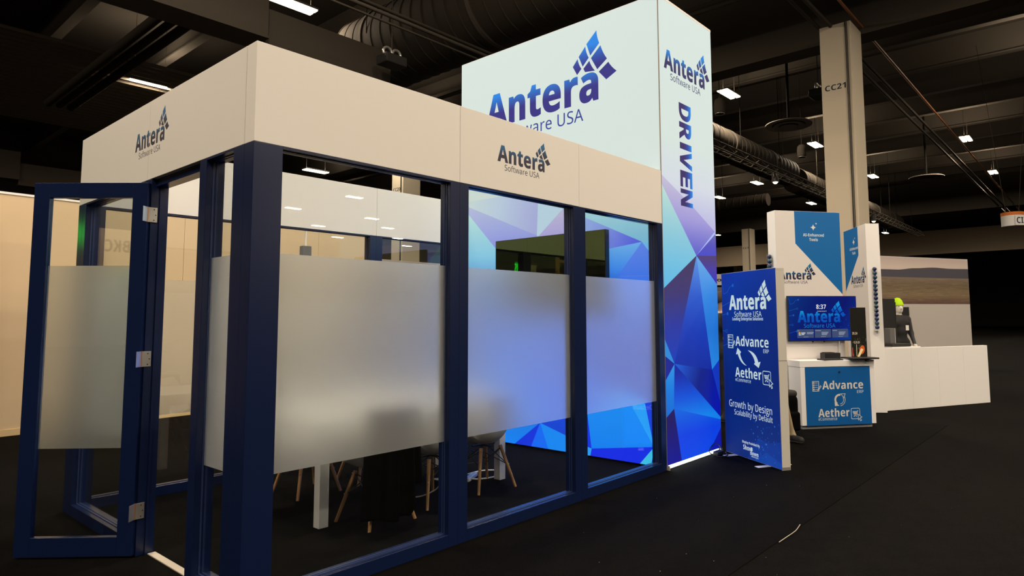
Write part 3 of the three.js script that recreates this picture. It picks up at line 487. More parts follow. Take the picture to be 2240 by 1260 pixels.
function productBlock(c, S, Y, o, color, bg) {     // Advance / Aether lettering
  c.fillStyle = color; c.strokeStyle = color;
  iconList(c, o.list[0] * S, Y(o.list[1]), (o.list[2] - o.list[0]) * S, (o.list[1] - o.list[3]) * S);
  fit(c, 'Advance', o.adv[0] * S, o.adv[1] * S, Y(o.adv[2]), o.cap * S, 'bold'); fit(c, 'ERP', o.erp[0] * S, o.erp[1] * S, Y(o.erp[2]), o.cap * 0.38 * S);
  fit(c, 'Aether', o.aet[0] * S, o.aet[1] * S, Y(o.aet[2]), o.cap * S, 'bold'); fit(c, 'eCommerce', o.com[0] * S, o.com[1] * S, Y(o.com[2]), o.cap * 0.36 * S);
  iconCart(c, o.cart[0] * S, Y(o.cart[1]), (o.cart[2] - o.cart[0]) * S, (o.cart[1] - o.cart[3]) * S, bg);
}
const bannerPrint = canvas(1000, 2000, (c, W, H) => {
  const S = 1000, Y = (v) => H - v * S;
  c.fillStyle = grad(c, 0, 0, W * 0.6, H, '#0038b4', '#002a8c', '#00247c', '#002e8c'); c.fillRect(0, 0, W, H);
  circuit(c, 600, 0, Y(1.93), 1000, 0.6);
  c.save(); c.globalAlpha = 0.35; poly(c, [[W * 0.42, H], [W * 0.62, Y(0.24)], [W * 0.8, Y(0.22)], [W, Y(0.26)], [W, H]], '#0a56d8'); poly(c, [[W * 0.55, H], [W * 0.75, Y(0.12)], [W, Y(0.05)], [W, H]], '#1464e0'); c.restore();
  dots(c, W * 0.5, Y(0.45), W * 0.98, Y(0.02), 60, 10);
  c.fillStyle = '#e6fbf6'; logo(c, 0.15 * S, Y(1.59), 0.677 * S, '#e6fbf6', '#e6fbf6', '#e6fbf6'); fit(c, 'Leading Enterprise Solutions', 0.205 * S, 0.772 * S, Y(1.47), 0.035 * S, 'bold');
  productBlock(c, S, Y, { list: [0.106, 1.307, 0.219, 1.165], adv: [0.251, 0.851, 1.19], erp: [0.757, 0.85, 1.132], cap: 0.105, aet: [0.23, 0.712, 0.85], com: [0.231, 0.521, 0.802], cart: [0.735, 0.947, 0.868, 0.81] }, '#e6fbf6', '#08288c');
  const arrow = (pts, tip) => { c.fillStyle = '#e0f6f8'; c.beginPath(); c.moveTo(pts[0][0] * S, Y(pts[0][1])); c.quadraticCurveTo(pts[1][0] * S, Y(pts[1][1]), pts[2][0] * S, Y(pts[2][1])); c.lineTo(tip[0][0] * S, Y(tip[0][1])); c.lineTo(tip[1][0] * S, Y(tip[1][1])); c.lineTo(tip[2][0] * S, Y(tip[2][1])); c.lineTo(pts[3][0] * S, Y(pts[3][1])); c.quadraticCurveTo(pts[4][0] * S, Y(pts[4][1]), pts[0][0] * S, Y(pts[0][1])); c.fill(); };
  arrow([[0.455, 0.982], [0.34, 0.99], [0.29, 1.10], [0.335, 1.105], [0.36, 1.02]], [[0.255, 1.095], [0.288, 1.17], [0.355, 1.125]]);
  arrow([[0.48, 1.15], [0.63, 1.14], [0.665, 1.03], [0.605, 1.022], [0.59, 1.10]], [[0.705, 1.04], [0.668, 0.972], [0.585, 1.01]]);
  c.fillStyle = '#eefcff'; fit(c, 'Growth by Design', 0.094 * S, 0.871 * S, Y(0.513), 0.075 * S); fit(c, 'Scalability by Default', 0.191 * S, 0.877 * S, Y(0.434), 0.056 * S);
  fit(c, 'Display Provided By', 0.326 * S, 0.641 * S, Y(0.15), 0.026 * S, 'bold'); fit(c, 'Show', 0.342 * S, 0.5 * S, Y(0.082), 0.05 * S, 'bold'); fit(c, 'a', 0.478 * S, 0.512 * S, Y(0.088), 0.05 * S, 'bold'); fit(c, 'down', 0.468 * S, 0.614 * S, Y(0.046), 0.042 * S, 'bold'); fit(c, 'DISPLAYS', 0.49 * S, 0.612 * S, Y(0.026), 0.013 * S, 'bold');
});
{
  const t = thing('lightbox_banner', 'freestanding blue lightbox banner listing software products in white lettering', 'banner', [5.374, 0, 0.044], Math.atan2(-0.848, -0.53));
  part('frame', merge([bx(0, 0.99, 0.005, 0.04, -0.1, -0.002, 0.002), bx(0, 0.99, 1.965, 1.99, -0.1, -0.002, 0.002), bx(0, 0.012, 0.04, 1.965, -0.1, -0.002), bx(0.978, 0.99, 0.04, 1.965, -0.1, -0.002)]), std(lin(0.62, 0.60, 0.54), 0.55), t, 'off white aluminium frame');
  part('end_cap', bx(0.9795, 0.9905, 0, 0.03, -0.1005, -0.0015), M.alu, t); part('joint_line', bx(0.9895, 0.9908, 1.06, 1.063, -0.1, -0.002), M.dark, t);
  part('back_panel', bx(0.012, 0.978, 0.04, 1.965, -0.098, -0.09), M.white, t);
  part('lightbox_print', new THREE.PlaneGeometry(0.984, 1.975).translate(0.495, 0.9975, 0), new THREE.MeshStandardMaterial({ color: lin(0.15, 0.15, 0.15), map: bannerPrint, emissive: 0xffffff, emissiveMap: bannerPrint, emissiveIntensity: 0.62, roughness: 0.7 }), t, 'glowing blue printed fabric');
  for (const x of [0.2, 0.78]) part('foot', bx(x - 0.03, x + 0.03, 0, 0.008, -0.25, 0.15, 0.003), M.whiteGloss, t, 'flat white foot plate');
  const l = new THREE.RectAreaLight(new THREE.Color(0.05, 0.25, 1), 0.3, 0.95, 1.9); l.position.set(5.374 - 0.265 - 0.017, 1, 0.044 + 0.42 - 0.011); l.lookAt(5.374 - 0.265 - 5 * 0.848, 1, 0.044 + 0.42 - 5 * 0.53); scene.add(l);
  solo('black_power_adapter', bx(5.1, 5.24, 0, 0.045, 0.02, 0.09, 0.012), M.black, 'black power adapter on the carpet at the foot of the tower', 'power adapter');
  solo('looped_black_cable', tube([[5.25, 0.02, 0.1], [5.15, 0.012, 0.17], [5.03, 0.012, 0.13], [5.0, 0.05, 0.035], [5.1, 0.12, 0.03], [5.22, 0.1, 0.035], [5.3, 0.03, 0.03]], 0.005, 70), M.blackWire, 'thin black cord looping beside the power adapter', 'cord');
}

// ================================================================ WHITE KIOSK: wings, screen, counter
const BLUE = '#0a74c4';
function star(c, x, y, r) { c.beginPath(); for (let i = 0; i < 4; i++) { const a = i * Math.PI / 2 - Math.PI / 2; const p = [x + Math.cos(a) * r, y + Math.sin(a) * r]; if (!i) c.moveTo(...p); c.quadraticCurveTo(x + Math.cos(a + Math.PI / 4) * r * 0.18, y + Math.sin(a + Math.PI / 4) * r * 0.18, x + Math.cos(a + Math.PI / 2) * r, y + Math.sin(a + Math.PI / 2) * r); } c.fill(); }
const WH = 2.97;
const wingPrint = (w, blueArea, f) => canvas(Math.round(w * 400), Math.round(WH * 400), (c, W, H) => { const S = 400, Y = (v) => H - v * S; c.fillStyle = '#f6f1ee'; c.fillRect(0, 0, W, H); poly(c, blueArea.map(([u, v]) => [u * S, Y(v)]), BLUE); f(c, S, Y); });
{
  const dir = Math.atan2(-0.596, 0.803);
  const t = thing('kiosk_wing', 'white kiosk wall with a blue angled field, carrying the lit screen', 'kiosk wall', [7.446, 0, -0.118], dir);
  part('body', bx(0, 1.05, 0, WH + 0.027, -0.2, -0.001, 0.002), M.white, t);
  const pr = wingPrint(1.032, [[0.306, WH], [1.032, WH], [1.032, 1.8], [0.309, 2.511]], (c, S, Y) => {
    c.fillStyle = '#f4f4f2'; star(c, 0.6 * S, Y(2.745), 0.05 * S); star(c, 0.648 * S, Y(2.80), 0.018 * S); fit(c, 'AI-Enhanced', 0.434 * S, 0.766 * S, Y(2.615), 0.042 * S, 'bold'); fit(c, 'Tools', 0.53 * S, 0.668 * S, Y(2.549), 0.042 * S, 'bold');
    logo(c, 0.03 * S, Y(2.006), 0.508 * S, '#0a78b4', '#2c2c46', '#3a3a50'); });
  part('printed_face', new THREE.PlaneGeometry(1.046, WH + 0.023).translate(0.525, (WH + 0.027) / 2, 0), std(lin(0.86, 0.86, 0.87), 0.4, { map: pr }), t, 'white and blue printed face reading AI-Enhanced Tools');
  // screen hung on it
  const tv = thing('kiosk_screen', 'lit blue screen showing the time 8:37 on the kiosk wall', 'screen', [7.446, 1.153, -0.118], dir);
  const scr = canvas(1100, 630, (c, W, H) => {
    c.fillStyle = grad(c, 0, 0, W, H, '#0a3a8c', '#08207a', '#0a1a78', '#0c3a9c'); c.fillRect(0, 0, W, H); circuit(c, 500, 0, 0, 700, 0.6); c.save(); c.globalAlpha = 0.4; c.fillStyle = '#0a50b8'; c.beginPath(); c.moveTo(W * 0.5, H); c.quadraticCurveTo(W * 0.9, H * 0.85, W, H * 0.6); c.lineTo(W, H); c.fill(); c.restore(); dots(c, W * 0.75, H * 0.35, W * 0.98, H * 0.9, 50, 4);
    logo(c, W * 0.13, H * 0.585, W * 0.62, '#12a0f0', '#0a5cc8', '#0f8ae4'); c.fillStyle = '#f4f8ff'; fit(c, '8:37', W * 0.405, W * 0.55, H * 0.285, H * 0.1, 'bold'); fit(c, 'Tuesday, January 14', W * 0.42, W * 0.555, H * 0.345, H * 0.018, 'bold');
    for (let i = 0; i < 3; i++) { const x = W * (0.115 + i * 0.255); c.fillStyle = '#4a587e'; c.fillRect(x, H * 0.745, W * 0.24, H * 0.195); c.fillStyle = '#e4ecff'; fit(c, ['Plano', 'Trusted Coffee News', 'Today Previews'][i], x + 8, x + [36, 100, 80][i], H * 0.785, 8, 'bold'); for (let k = 0; k < (i ? 3 : 2); k++) c.fillRect(x + W * (i ? 0.1 : 0.14), H * (0.815 + k * 0.028), W * 0.1 - k * 12, 5); c.globalAlpha = 0.7; c.fillRect(x + W * 0.09, H * 0.915, W * 0.07, 4); c.globalAlpha = 1; }
    c.fillStyle = '#f8b83a'; c.beginPath(); c.arc(W * 0.15, H * 0.835, 17, 0, 7); c.fill(); c.fillStyle = '#9cc8ff'; c.fillRect(W * 0.135, H * 0.86, 38, 16); c.fillStyle = '#ffffff'; fit(c, '50°', W * 0.175, W * 0.232, H * 0.875, H * 0.06, 'bold');
  });
  part('housing', bx(0.12, 1.222, 0, 0.635, 0.02, 0.055, 0.006), M.black, tv); part('wall_mount', bx(0.5, 0.8, 0.2, 0.45, 0.002, 0.02), M.steelDark, tv);
  part('screen', new THREE.PlaneGeometry(1.086, 0.615).translate(0.671, 0.32, 0.0562), new THREE.MeshStandardMaterial({ color: 0x050505, roughness: 0.15, emissive: 0xffffff, emissiveMap: scr, emissiveIntensity: 0.75 }), tv, 'lit screen with logo, clock and three news cards');
  const glow = new THREE.RectAreaLight(new THREE.Color(0.1, 0.3, 1), 0.12, 1.08, 0.61); glow.position.set(7.446 + 0.803 * 0.671 - 0.596 * 0.07, 1.473, -0.118 + 0.596 * 0.671 + 0.803 * 0.07); glow.lookAt(7.446 + 0.803 * 0.671 - 0.596 * 5, 1.473, -0.118 + 0.596 * 0.671 + 0.803 * 5); scene.add(glow);
  for (const x of [0.5, 0.68]) part('sensor', bx(x, x + 0.016, -0.014, 0, 0.03, 0.045), M.black, tv);
  solo('screen_cable', tube([[8.17, 1.16, 0.47], [8.175, 1.04, 0.46], [8.165, 0.92, 0.47]], 0.006, 20), M.plastic, 'thin cable hanging from the kiosk screen to the counter', 'cable');
}
{
  const t = thing('kiosk_wing', 'white kiosk wall angled away with a narrow blue field and ball tube', 'kiosk wall', [10.378, 0, -0.052], Math.atan2(-0.567, -0.809));
  part('body', bx(0, 0.988, 0, WH, -0.21, -0.001, 0.002), M.white, t);
  const pr = wingPrint(0.988, [[0, WH], [0.655, WH], [0.65, 2.5], [0, 1.93]], (c, S, Y) => { c.fillStyle = '#f4f4f2'; star(c, 0.459 * S, Y(2.735), 0.06 * S); star(c, 0.52 * S, Y(2.795), 0.02 * S); fit(c, 'AI-Enhanced', 0.262 * S, 0.64 * S, Y(2.605), 0.045 * S, 'bold'); fit(c, 'Tools', 0.375 * S, 0.525 * S, Y(2.53), 0.045 * S, 'bold'); logo(c, 0.277 * S, Y(2.04), 0.576 * S, '#0a78b4', '#2c2c46', '#3a3a50'); });
  part('printed_face', new THREE.PlaneGeometry(0.984, WH - 0.004).translate(0.494, WH / 2, 0), std(lin(0.86, 0.86, 0.87), 0.4, { map: pr }), t, 'white and blue printed face');
}
{
  const t = thing('kiosk_counter', 'white counter with two blue doors under the kiosk screen', 'counter', [7.331, 0, 0.2], Math.atan2(-0.65, 0.78));
  part('kick', bx(0.02, 1.06, 0, 0.085, -0.28, -0.03), std(lin(0.42, 0.44, 0.47), 0.5), t);
  part('body', bx(0, 1.1, 0.05, 0.82, -0.3, -0.022, 0.002), M.white, t);
  part('top', bx(-0.005, 1.105, 0.822, 0.905, -0.3, 0.004, 0.002), M.white, t);
  for (const [a, b] of [[0, 0.068], [1.032, 1.1]]) part('side_stile', bx(a, b, 0.05, 0.82, -0.022, 0.004, 0.002), M.white, t);
  const pr = canvas(964, 770, (c, W, H) => { const S = 1000, Y = (v) => H - (v - 0.045) * S; c.fillStyle = '#0a64b4'; c.fillRect(0, 0, W, H); c.translate(-68, 0);
    productBlock(c, S, Y, { list: [0.17, 0.63, 0.275, 0.5], adv: [0.312, 0.923, 0.521], erp: [0.826, 0.923, 0.459], cap: 0.107, aet: [0.24, 0.701, 0.155], com: [0.238, 0.515, 0.111], cart: [0.726, 0.258, 0.853, 0.118] }, '#ece9e4', '#0a63a8');
    c.strokeStyle = '#ece9e4'; c.fillStyle = '#ece9e4'; c.lineWidth = 26; const X = 0.563 * S, yy = Y(0.378); c.beginPath(); c.arc(X, yy, 66, 2.2, 4.9); c.stroke(); c.beginPath(); c.moveTo(X - 78, yy + 28); c.lineTo(X - 5, yy + 78); c.lineTo(X - 74, yy + 82); c.fill(); c.lineWidth = 7; c.beginPath(); c.arc(X, yy, 80, -0.7, 1.5); c.stroke(); c.beginPath(); c.arc(X, yy, 56, -0.5, 1.5); c.stroke(); c.beginPath(); c.moveTo(X + 20, yy - 78); c.lineTo(X + 84, yy - 78); c.lineTo(X + 62, yy - 22); c.closePath(); c.stroke(); });
  const half = (u0, u1) => { const g = new THREE.PlaneGeometry(0.481, 0.77); const uv = g.attributes.uv; for (let i = 0; i < uv.count; i++) uv.setX(i, u0 + (u1 - u0) * uv.getX(i)); return g; };
  const dm = std(lin(0.85, 0.85, 0.85), 0.4, { map: pr });
  for (const k of [0, 1]) { const d = new THREE.Group(); d.name = 'door'; d.position.set(0.068 + k * 0.482, 0.045, 0); t.add(d); part('leaf', bx(0.001, 0.481, 0, 0.77, -0.02, 0.006, 0.002), std(lin(0.02, 0.15, 0.4), 0.4), d); part('printed_face', half(k * 0.5, k * 0.5 + 0.5).translate(0.241, 0.385, 0.0066), dm, d, 'blue face with white product lettering'); if (k) part('lock', cyl(0.012, 0.012, 0.012, 16).rotateX(Math.PI / 2).translate(0.022, 0.705, 0.01), M.black, d); }
  const on = (x, y, z) => { const v = new THREE.Vector3(x, y, z).applyAxisAngle(new THREE.Vector3(0, 1, 0), Math.atan2(-0.65, 0.78)); return [7.331 + v.x, v.y, 0.2 + v.z]; };
  const turn = Math.atan2(-0.65, 0.78);
  const bxs = thing('black_device_box', 'low black device box standing on the kiosk counter', 'device', on(0.585, 0.905, -0.235), turn); part('case', bx(-0.1, 0.14, 0, 0.09, -0.06, 0.06, 0.006), M.black, bxs); part('lid_pad', bx(-0.08, 0.06, 0.09, 0.097, -0.05, 0.05, 0.003), M.dark, bxs);
  const tray = thing('black_shelf', 'flat black shelf overhanging the kiosk counter edge', 'shelf', on(0.93, 0.905, -0.05), turn); part('plate', bx(-0.2, 0.2, 0.012, 0.034, -0.14, 0.14, 0.006), M.black, tray); part('post', bx(0.02, 0.05, -0.02, 0.012, 0.08, 0.12), M.black, tray); part('support', bx(-0.1, 0.1, 0, 0.012, -0.1, 0.05), M.black, tray);
  const lap = thing('black_laptop', 'thin black laptop lying flat on the kiosk counter', 'laptop', on(0.5, 0.905, -0.08), turn + 0.06); part('base', bx(-0.15, 0.15, 0, 0.012, -0.08, 0.08, 0.004), M.black, lap); part('lid', bx(-0.15, 0.15, 0.012, 0.017, -0.08, 0.08, 0.002), M.dark, lap);
  const poster = canvas(320, 1000, (c, W, H) => {
    c.fillStyle = '#1d1c1a'; c.fillRect(0, 0, W, H); const s0 = seedState; seedState = 5; for (let i = 0; i < 90; i++) { c.globalAlpha = rnd(0.2, 0.8); c.fillStyle = ['#2f8c7c', '#7cc8b8', '#c8c4a0'][i % 3]; const h = rnd(4, 60); c.fillRect(rnd(0, W), rnd(H * 0.6, H - h), rnd(2, 6), h); } seedState = s0; c.globalAlpha = 1;
    c.fillStyle = '#d8c8b4'; fit(c, '20.24', 20, 130, H * 0.55, 50, 'bold'); fit(c, '12.28.28', 40, 170, H * 0.73, 44, 'bold'); c.fillStyle = '#e8d8a4'; c.fillRect(96, H * 0.75, 12, H * 0.24); c.fillStyle = '#c8442a'; c.fillRect(6, H * 0.82, 20, H * 0.17);
    c.fillStyle = '#e0662a'; c.beginPath(); c.ellipse(215, H * 0.86, 55, 90, 0.2, 0, 7); c.fill(); c.fillStyle = '#fce8b8'; c.beginPath(); c.moveTo(110, H); c.lineTo(190, H * 0.83); c.lineTo(245, H * 0.85); c.lineTo(160, H); c.fill(); });
  const po = thing('tall_black_poster', 'narrow black poster with fiery graphic standing on the kiosk counter', 'poster', on(0.965, 0.94, -0.1), turn - 0.05); part('board', bx(-0.115, 0.115, 0, 0.68, -0.012, 0, 0.002), M.black, po); part('printed_face', new THREE.PlaneGeometry(0.226, 0.676).translate(0, 0.34, 0.0008), std(0xffffff, 0.35, { map: poster }), po);
}
// tubes of printed balls
{
  const ballMap = canvas(256, 128, (c, W, H) => { c.fillStyle = '#0c1c52'; c.fillRect(0, 0, W, H); const s0 = seedState; seedState = 31; for (let i = 0; i < 26; i++) { c.fillStyle = ['#2c6a2a', '#123a80', '#3f8a34', '#1a2c70'][i % 4]; c.beginPath(); c.ellipse(rnd(0, W), rnd(15, H - 15), rnd(6, 26), rnd(4, 14), rnd(0, 3), 0, 7); c.fill(); } seedState = s0; });
  const bm = std(0xffffff, 0.3, { map: ballMap }), bg = new THREE.SphereGeometry(0.0325, 20, 14), clear = new THREE.MeshPhysicalMaterial({ color: 0xffffff, transmission: 1, thickness: 0, roughness: 0.03, ior: 1.45 });
  const place = (x, z, y0, n, dx, dz, what) => {
    const t = thing('clear_ball_tube', `clear plastic tube holding printed balls on the ${what}`, 'display tube', [x, y0, z]); const h = n * 0.0655 + 0.02;
    part('tube', new THREE.CylinderGeometry(0.039, 0.039, h, 28, 1, true).translate(0, -h / 2 + 0.04, 0), clear, t); part('bottom_cap', cyl(0.039, 0.039, 0.01, 24).translate(0, -h + 0.04, 0), M.plastic, t); part('end_pin', cyl(0.008, 0.004, 0.05, 10).translate(0, -h + 0.01, 0), M.alu, t);
    for (let i = 0; i < n; i++) { const b = solo('printed_ball', bg, bm, `dark blue and green printed ball in the tube on the ${what}`, 'ball', `balls in the tube on the ${what}`); b.position.set(x, y0 - i * 0.0655, z); b.rotation.set(rnd(0, 6), rnd(0, 6), rnd(0, 6)); }
  };
  place(9.579 + 0.567 * 0.1 - 0.809 * 0.05, 0.508 + 0.82 * 0.1 + 0.567 * 0.05, 2.24, 15, 0, 0, 'kiosk wall angled away');
  place(7.446 + 0.596 * 0.1 - 0.803 * 0.042, -0.118 - 0.803 * 0.1 - 0.596 * 0.042, 2.345, 15, 0, 0, 'kiosk wall with the screen');
}

// ================================================================ PEOPLE
function bodyMesh(bones, colorOf, res = 96, smooth = 0.035) {
  const lo = new THREE.Vector3(1e9, 1e9, 1e9), hi = lo.clone().negate();
  for (const [a, b, ra, rb] of bones) for (const [p, r] of [[a, ra], [b, rb]]) { lo.min(new THREE.Vector3(p[0] - r, p[1] - r, p[2] - r)); hi.max(new THREE.Vector3(p[0] + r, p[1] + r, p[2] + r)); }
  const c = lo.clone().add(hi).multiplyScalar(0.5), half = Math.max(hi.x - lo.x, hi.y - lo.y, hi.z - lo.z) / 2 + 0.06;
  const mc = new MarchingCubes(res, new THREE.MeshStandardMaterial(), false, false, 160000); mc.isolation = 0;
  const d = (p, [a, b, ra, rb]) => { const bax = b[0] - a[0], bay = b[1] - a[1], baz = b[2] - a[2], l2 = bax * bax + bay * bay + baz * baz || 1e-9; let t = ((p[0] - a[0]) * bax + (p[1] - a[1]) * bay + (p[2] - a[2]) * baz) / l2; t = t < 0 ? 0 : t > 1 ? 1 : t; return Math.hypot(p[0] - a[0] - bax * t, p[1] - a[1] - bay * t, p[2] - a[2] - baz * t) - (ra + (rb - ra) * t); };
  for (let k = 0; k < res; k++) for (let j = 0; j < res; j++) for (let i = 0; i < res; i++) {
    const p = [c.x + (i - res / 2) / (res / 2) * half, c.y + (j - res / 2) / (res / 2) * half, c.z + (k - res / 2) / (res / 2) * half]; let m = 1e3;
    for (const bn of bones) { const v = d(p, bn), s = bn[4] ?? smooth, h = Math.max(s - Math.abs(m - v), 0) / s; m = Math.min(m, v) - h * h * s * 0.25; }
    mc.field[k * res * res + j * res + i] = -m;
  }
  mc.update();
  const n = mc.count ?? mc.geometry.drawRange.count, pos = new Float32Array(n * 3), nor = new Float32Array(n * 3), col = new Float32Array(n * 3);
  for (let i = 0; i < n; i++) {
    const x = mc.positionArray[i * 3] * half + c.x, y = mc.positionArray[i * 3 + 1] * half + c.y, z = mc.positionArray[i * 3 + 2] * half + c.z; pos.set([x, y, z], i * 3); nor.set(mc.normalArray.subarray(i * 3, i * 3 + 3), i * 3); col.set(colorOf(x, y, z), i * 3);
  }
  const g = new THREE.BufferGeometry(); g.setAttribute('position', new THREE.BufferAttribute(pos, 3)); g.setAttribute('normal', new THREE.BufferAttribute(nor, 3)); g.setAttribute('color', new THREE.BufferAttribute(col, 3)); g.setAttribute('uv', new THREE.BufferAttribute(new Float32Array(n * 2), 2)); return g;
}
// figure facing +z, feet on y = 0
function figure(name, label, category, pos, turn, o) {
  const t = thing(name, label, category, pos, turn), B = [];
  const H = (x, y, z) => [x, y, z];
  B.push([H(0, 1.0, 0), H(0, 1.18, 0.01), 0.145, 0.13], [H(-0.07, 0.96, 0), H(0.07, 0.96, 0), 0.13, 0.13], [H(0, 1.18, 0.01), H(0, 1.38, 0), 0.135, 0.13], [H(-0.09, 1.34, 0), H(0.09, 1.34, 0), 0.125, 0.125], [H(-0.17, 1.43, 0), H(0.17, 1.43, 0), 0.065, 0.065], [H(0, 1.42, 0), H(0, 1.56, 0.015), 0.062, 0.055]);
  B.push([H(0, 1.62, 0.02), H(0, 1.69, 0.005), 0.078, 0.092], [H(0, 1.585, 0.05), H(0, 1.64, 0.045), 0.05, 0.06], [H(0, 1.645, 0.1), H(0, 1.625, 0.118), 0.012, 0.016, 0.015], [H(-0.088, 1.64, 0), H(-0.09, 1.67, -0.005), 0.014, 0.02, 0.015], [H(0.088, 1.64, 0), H(0.09, 1.67, -0.005), 0.014, 0.02, 0.015]);
  for (const s of [-1, 1]) {
    const [el, wr] = s < 0 ? o.armA : o.armB, sh = H(s * 0.2, 1.41, 0);
    B.push([sh, el, 0.058, 0.045], [el, wr, 0.043, 0.03]);
    const d = new THREE.Vector3(...wr).sub(new THREE.Vector3(...el)).normalize(), w = new THREE.Vector3(...wr), pl = w.clone().addScaledVector(d, 0.085), side = new THREE.Vector3(0, 0, 1).cross(d).normalize(), out = new THREE.Vector3().crossVectors(d, side).normalize();
    B.push([wr, pl.toArray(), 0.03, 0.032]);
    for (let f = 0; f < 4; f++) { const b0 = pl.clone().addScaledVector(out, (f - 1.5) * 0.02), L = [0.05, 0.058, 0.055, 0.042][f], k = b0.clone().addScaledVector(d, L), e = k.clone().addScaledVector(d, L * 0.6).addScaledVector(side, -s * 0.02); B.push([b0.toArray(), k.toArray(), 0.0115, 0.01, 0.008], [k.toArray(), e.toArray(), 0.01, 0.009, 0.008]); }
    const tb = w.clone().addScaledVector(d, 0.03).addScaledVector(out, 0.028), te = tb.clone().addScaledVector(out, 0.025).addScaledVector(d, 0.05); B.push([tb.toArray(), te.toArray(), 0.013, 0.01, 0.01]);
    const [kn, an] = s < 0 ? o.legA : o.legB; B.push([H(s * 0.09, 0.93, 0), kn, 0.1, 0.068], [kn, an, 0.066, 0.05], [[an[0], 0.045, an[2] - 0.05], [an[0] + s * 0.02, 0.04, an[2] + 0.15], 0.045, 0.04], [an, [an[0], 0.05, an[2]], 0.05, 0.045]);
  }
  part('body', bodyMesh(B, o.color, o.res ?? 110), new THREE.MeshStandardMaterial({ vertexColors: true, roughness: 0.75 }), t);
  const eye = std(lin(0.02, 0.015, 0.012), 0.3); for (const s of [-1, 1]) part('eye', new THREE.SphereGeometry(0.011, 10, 8).translate(s * 0.034, 1.662, 0.09), eye, t);
  part('mouth', new THREE.SphereGeometry(0.02, 10, 6).scale(1, 0.25, 0.4).translate(0, 1.592, 0.096), std(lin(0.3, 0.1, 0.08), 0.5), t);
  if (o.hair) part('hair', new THREE.SphereGeometry(0.103, 24, 16, 0, Math.PI * 2, 0, Math.PI * 0.62).scale(1, 1.05, 1.08).rotateX(-0.35).translate(0, 1.69, -0.012), o.hair, t);
  if (o.hat) part('beanie', new THREE.LatheGeometry([[0.001, 0.13], [0.05, 0.115], [0.085, 0.07], [0.104, 0.0], [0.108, -0.035], [0.1, -0.04]].map((p) => new THREE.Vector2(...p)), 32).rotateX(-0.12).translate(0, 1.71, 0.002), o.hat, t);
  return t;
}
{
  const skin = [0.5, 0.3, 0.2], navyT = [0.006, 0.007, 0.013], khaki = [0.34, 0.26, 0.16], dark = [0.012, 0.012, 0.014], sole = [0.3, 0.31, 0.3];
  const clothes = (shirt, trousers, sleeve) => (x, y, z) => y > 1.49 ? skin : y > 0.97 && (Math.abs(x) < 0.2 || y > sleeve) ? shirt : (Math.abs(x) >= 0.2 && y > 0.6) ? skin : y > 0.09 ? trousers : y > 0.02 ? dark : sole;
  const p1 = figure('person', 'person in a dark shirt with a pale lanyard standing between tower and banner', 'person', [7.41, 0, -0.95], 0.75, { armA: [[-0.27, 1.14, -0.02], [-0.2, 1.0, 0.2]], armB: [[0.27, 1.14, -0.02], [0.2, 1.0, 0.2]], legA: [[-0.1, 0.5, 0.02], [-0.11, 0.09, 0]], legB: [[0.1, 0.5, 0.02], [0.11, 0.09, 0]], color: clothes(navyT, dark, 1.22), hair: std(lin(0.035, 0.018, 0.01), 0.7) });
  part('lanyard', tube([[0.02, 1.2, 0.15], [0.09, 1.4, 0.12], [0.08, 1.49, 0.0], [0, 1.5, -0.065], [-0.08, 1.49, 0.0], [-0.09, 1.4, 0.12], [-0.02, 1.2, 0.15]], 0.008, 50), M.plastic, p1, 'pale lanyard strap'); p1.scale.setScalar(1.045);
  figure('person', 'person in khaki trousers and dark shoes standing behind the blue banner', 'person', [6.14, 0, 0.225], -0.5, { armA: [[-0.22, 1.14, -0.08], [-0.08, 1.02, -0.17]], armB: [[0.18, 1.14, -0.1], [0.03, 1.04, -0.18]], legA: [[-0.11, 0.5, 0.02], [-0.14, 0.09, 0]], legB: [[0.17, 0.5, 0.05], [0.31, 0.09, 0.02]], color: clothes([0.05, 0.05, 0.06], khaki, 1.2), hair: std(lin(0.02, 0.015, 0.012), 0.7) });
  const bag = thing('black_backpack', 'black backpack standing on the carpet against the counter side', 'backpack', [7.0, 0, 0.12], -0.6);
  part('body', new RoundedBoxGeometry(0.3, 0.5, 0.2, 4, 0.09).translate(0, 0.25, 0), M.cloth, bag); part('front_pocket', new RoundedBoxGeometry(0.22, 0.24, 0.08, 3, 0.035).translate(0, 0.16, 0.12), M.cloth, bag); part('top_flap', new RoundedBoxGeometry(0.26, 0.09, 0.17, 3, 0.04).translate(0, 0.5, 0), M.dark, bag); part('carry_handle', new THREE.TorusGeometry(0.04, 0.009, 6, 18, Math.PI).translate(0, 0.54, -0.04), M.dark, bag);
}

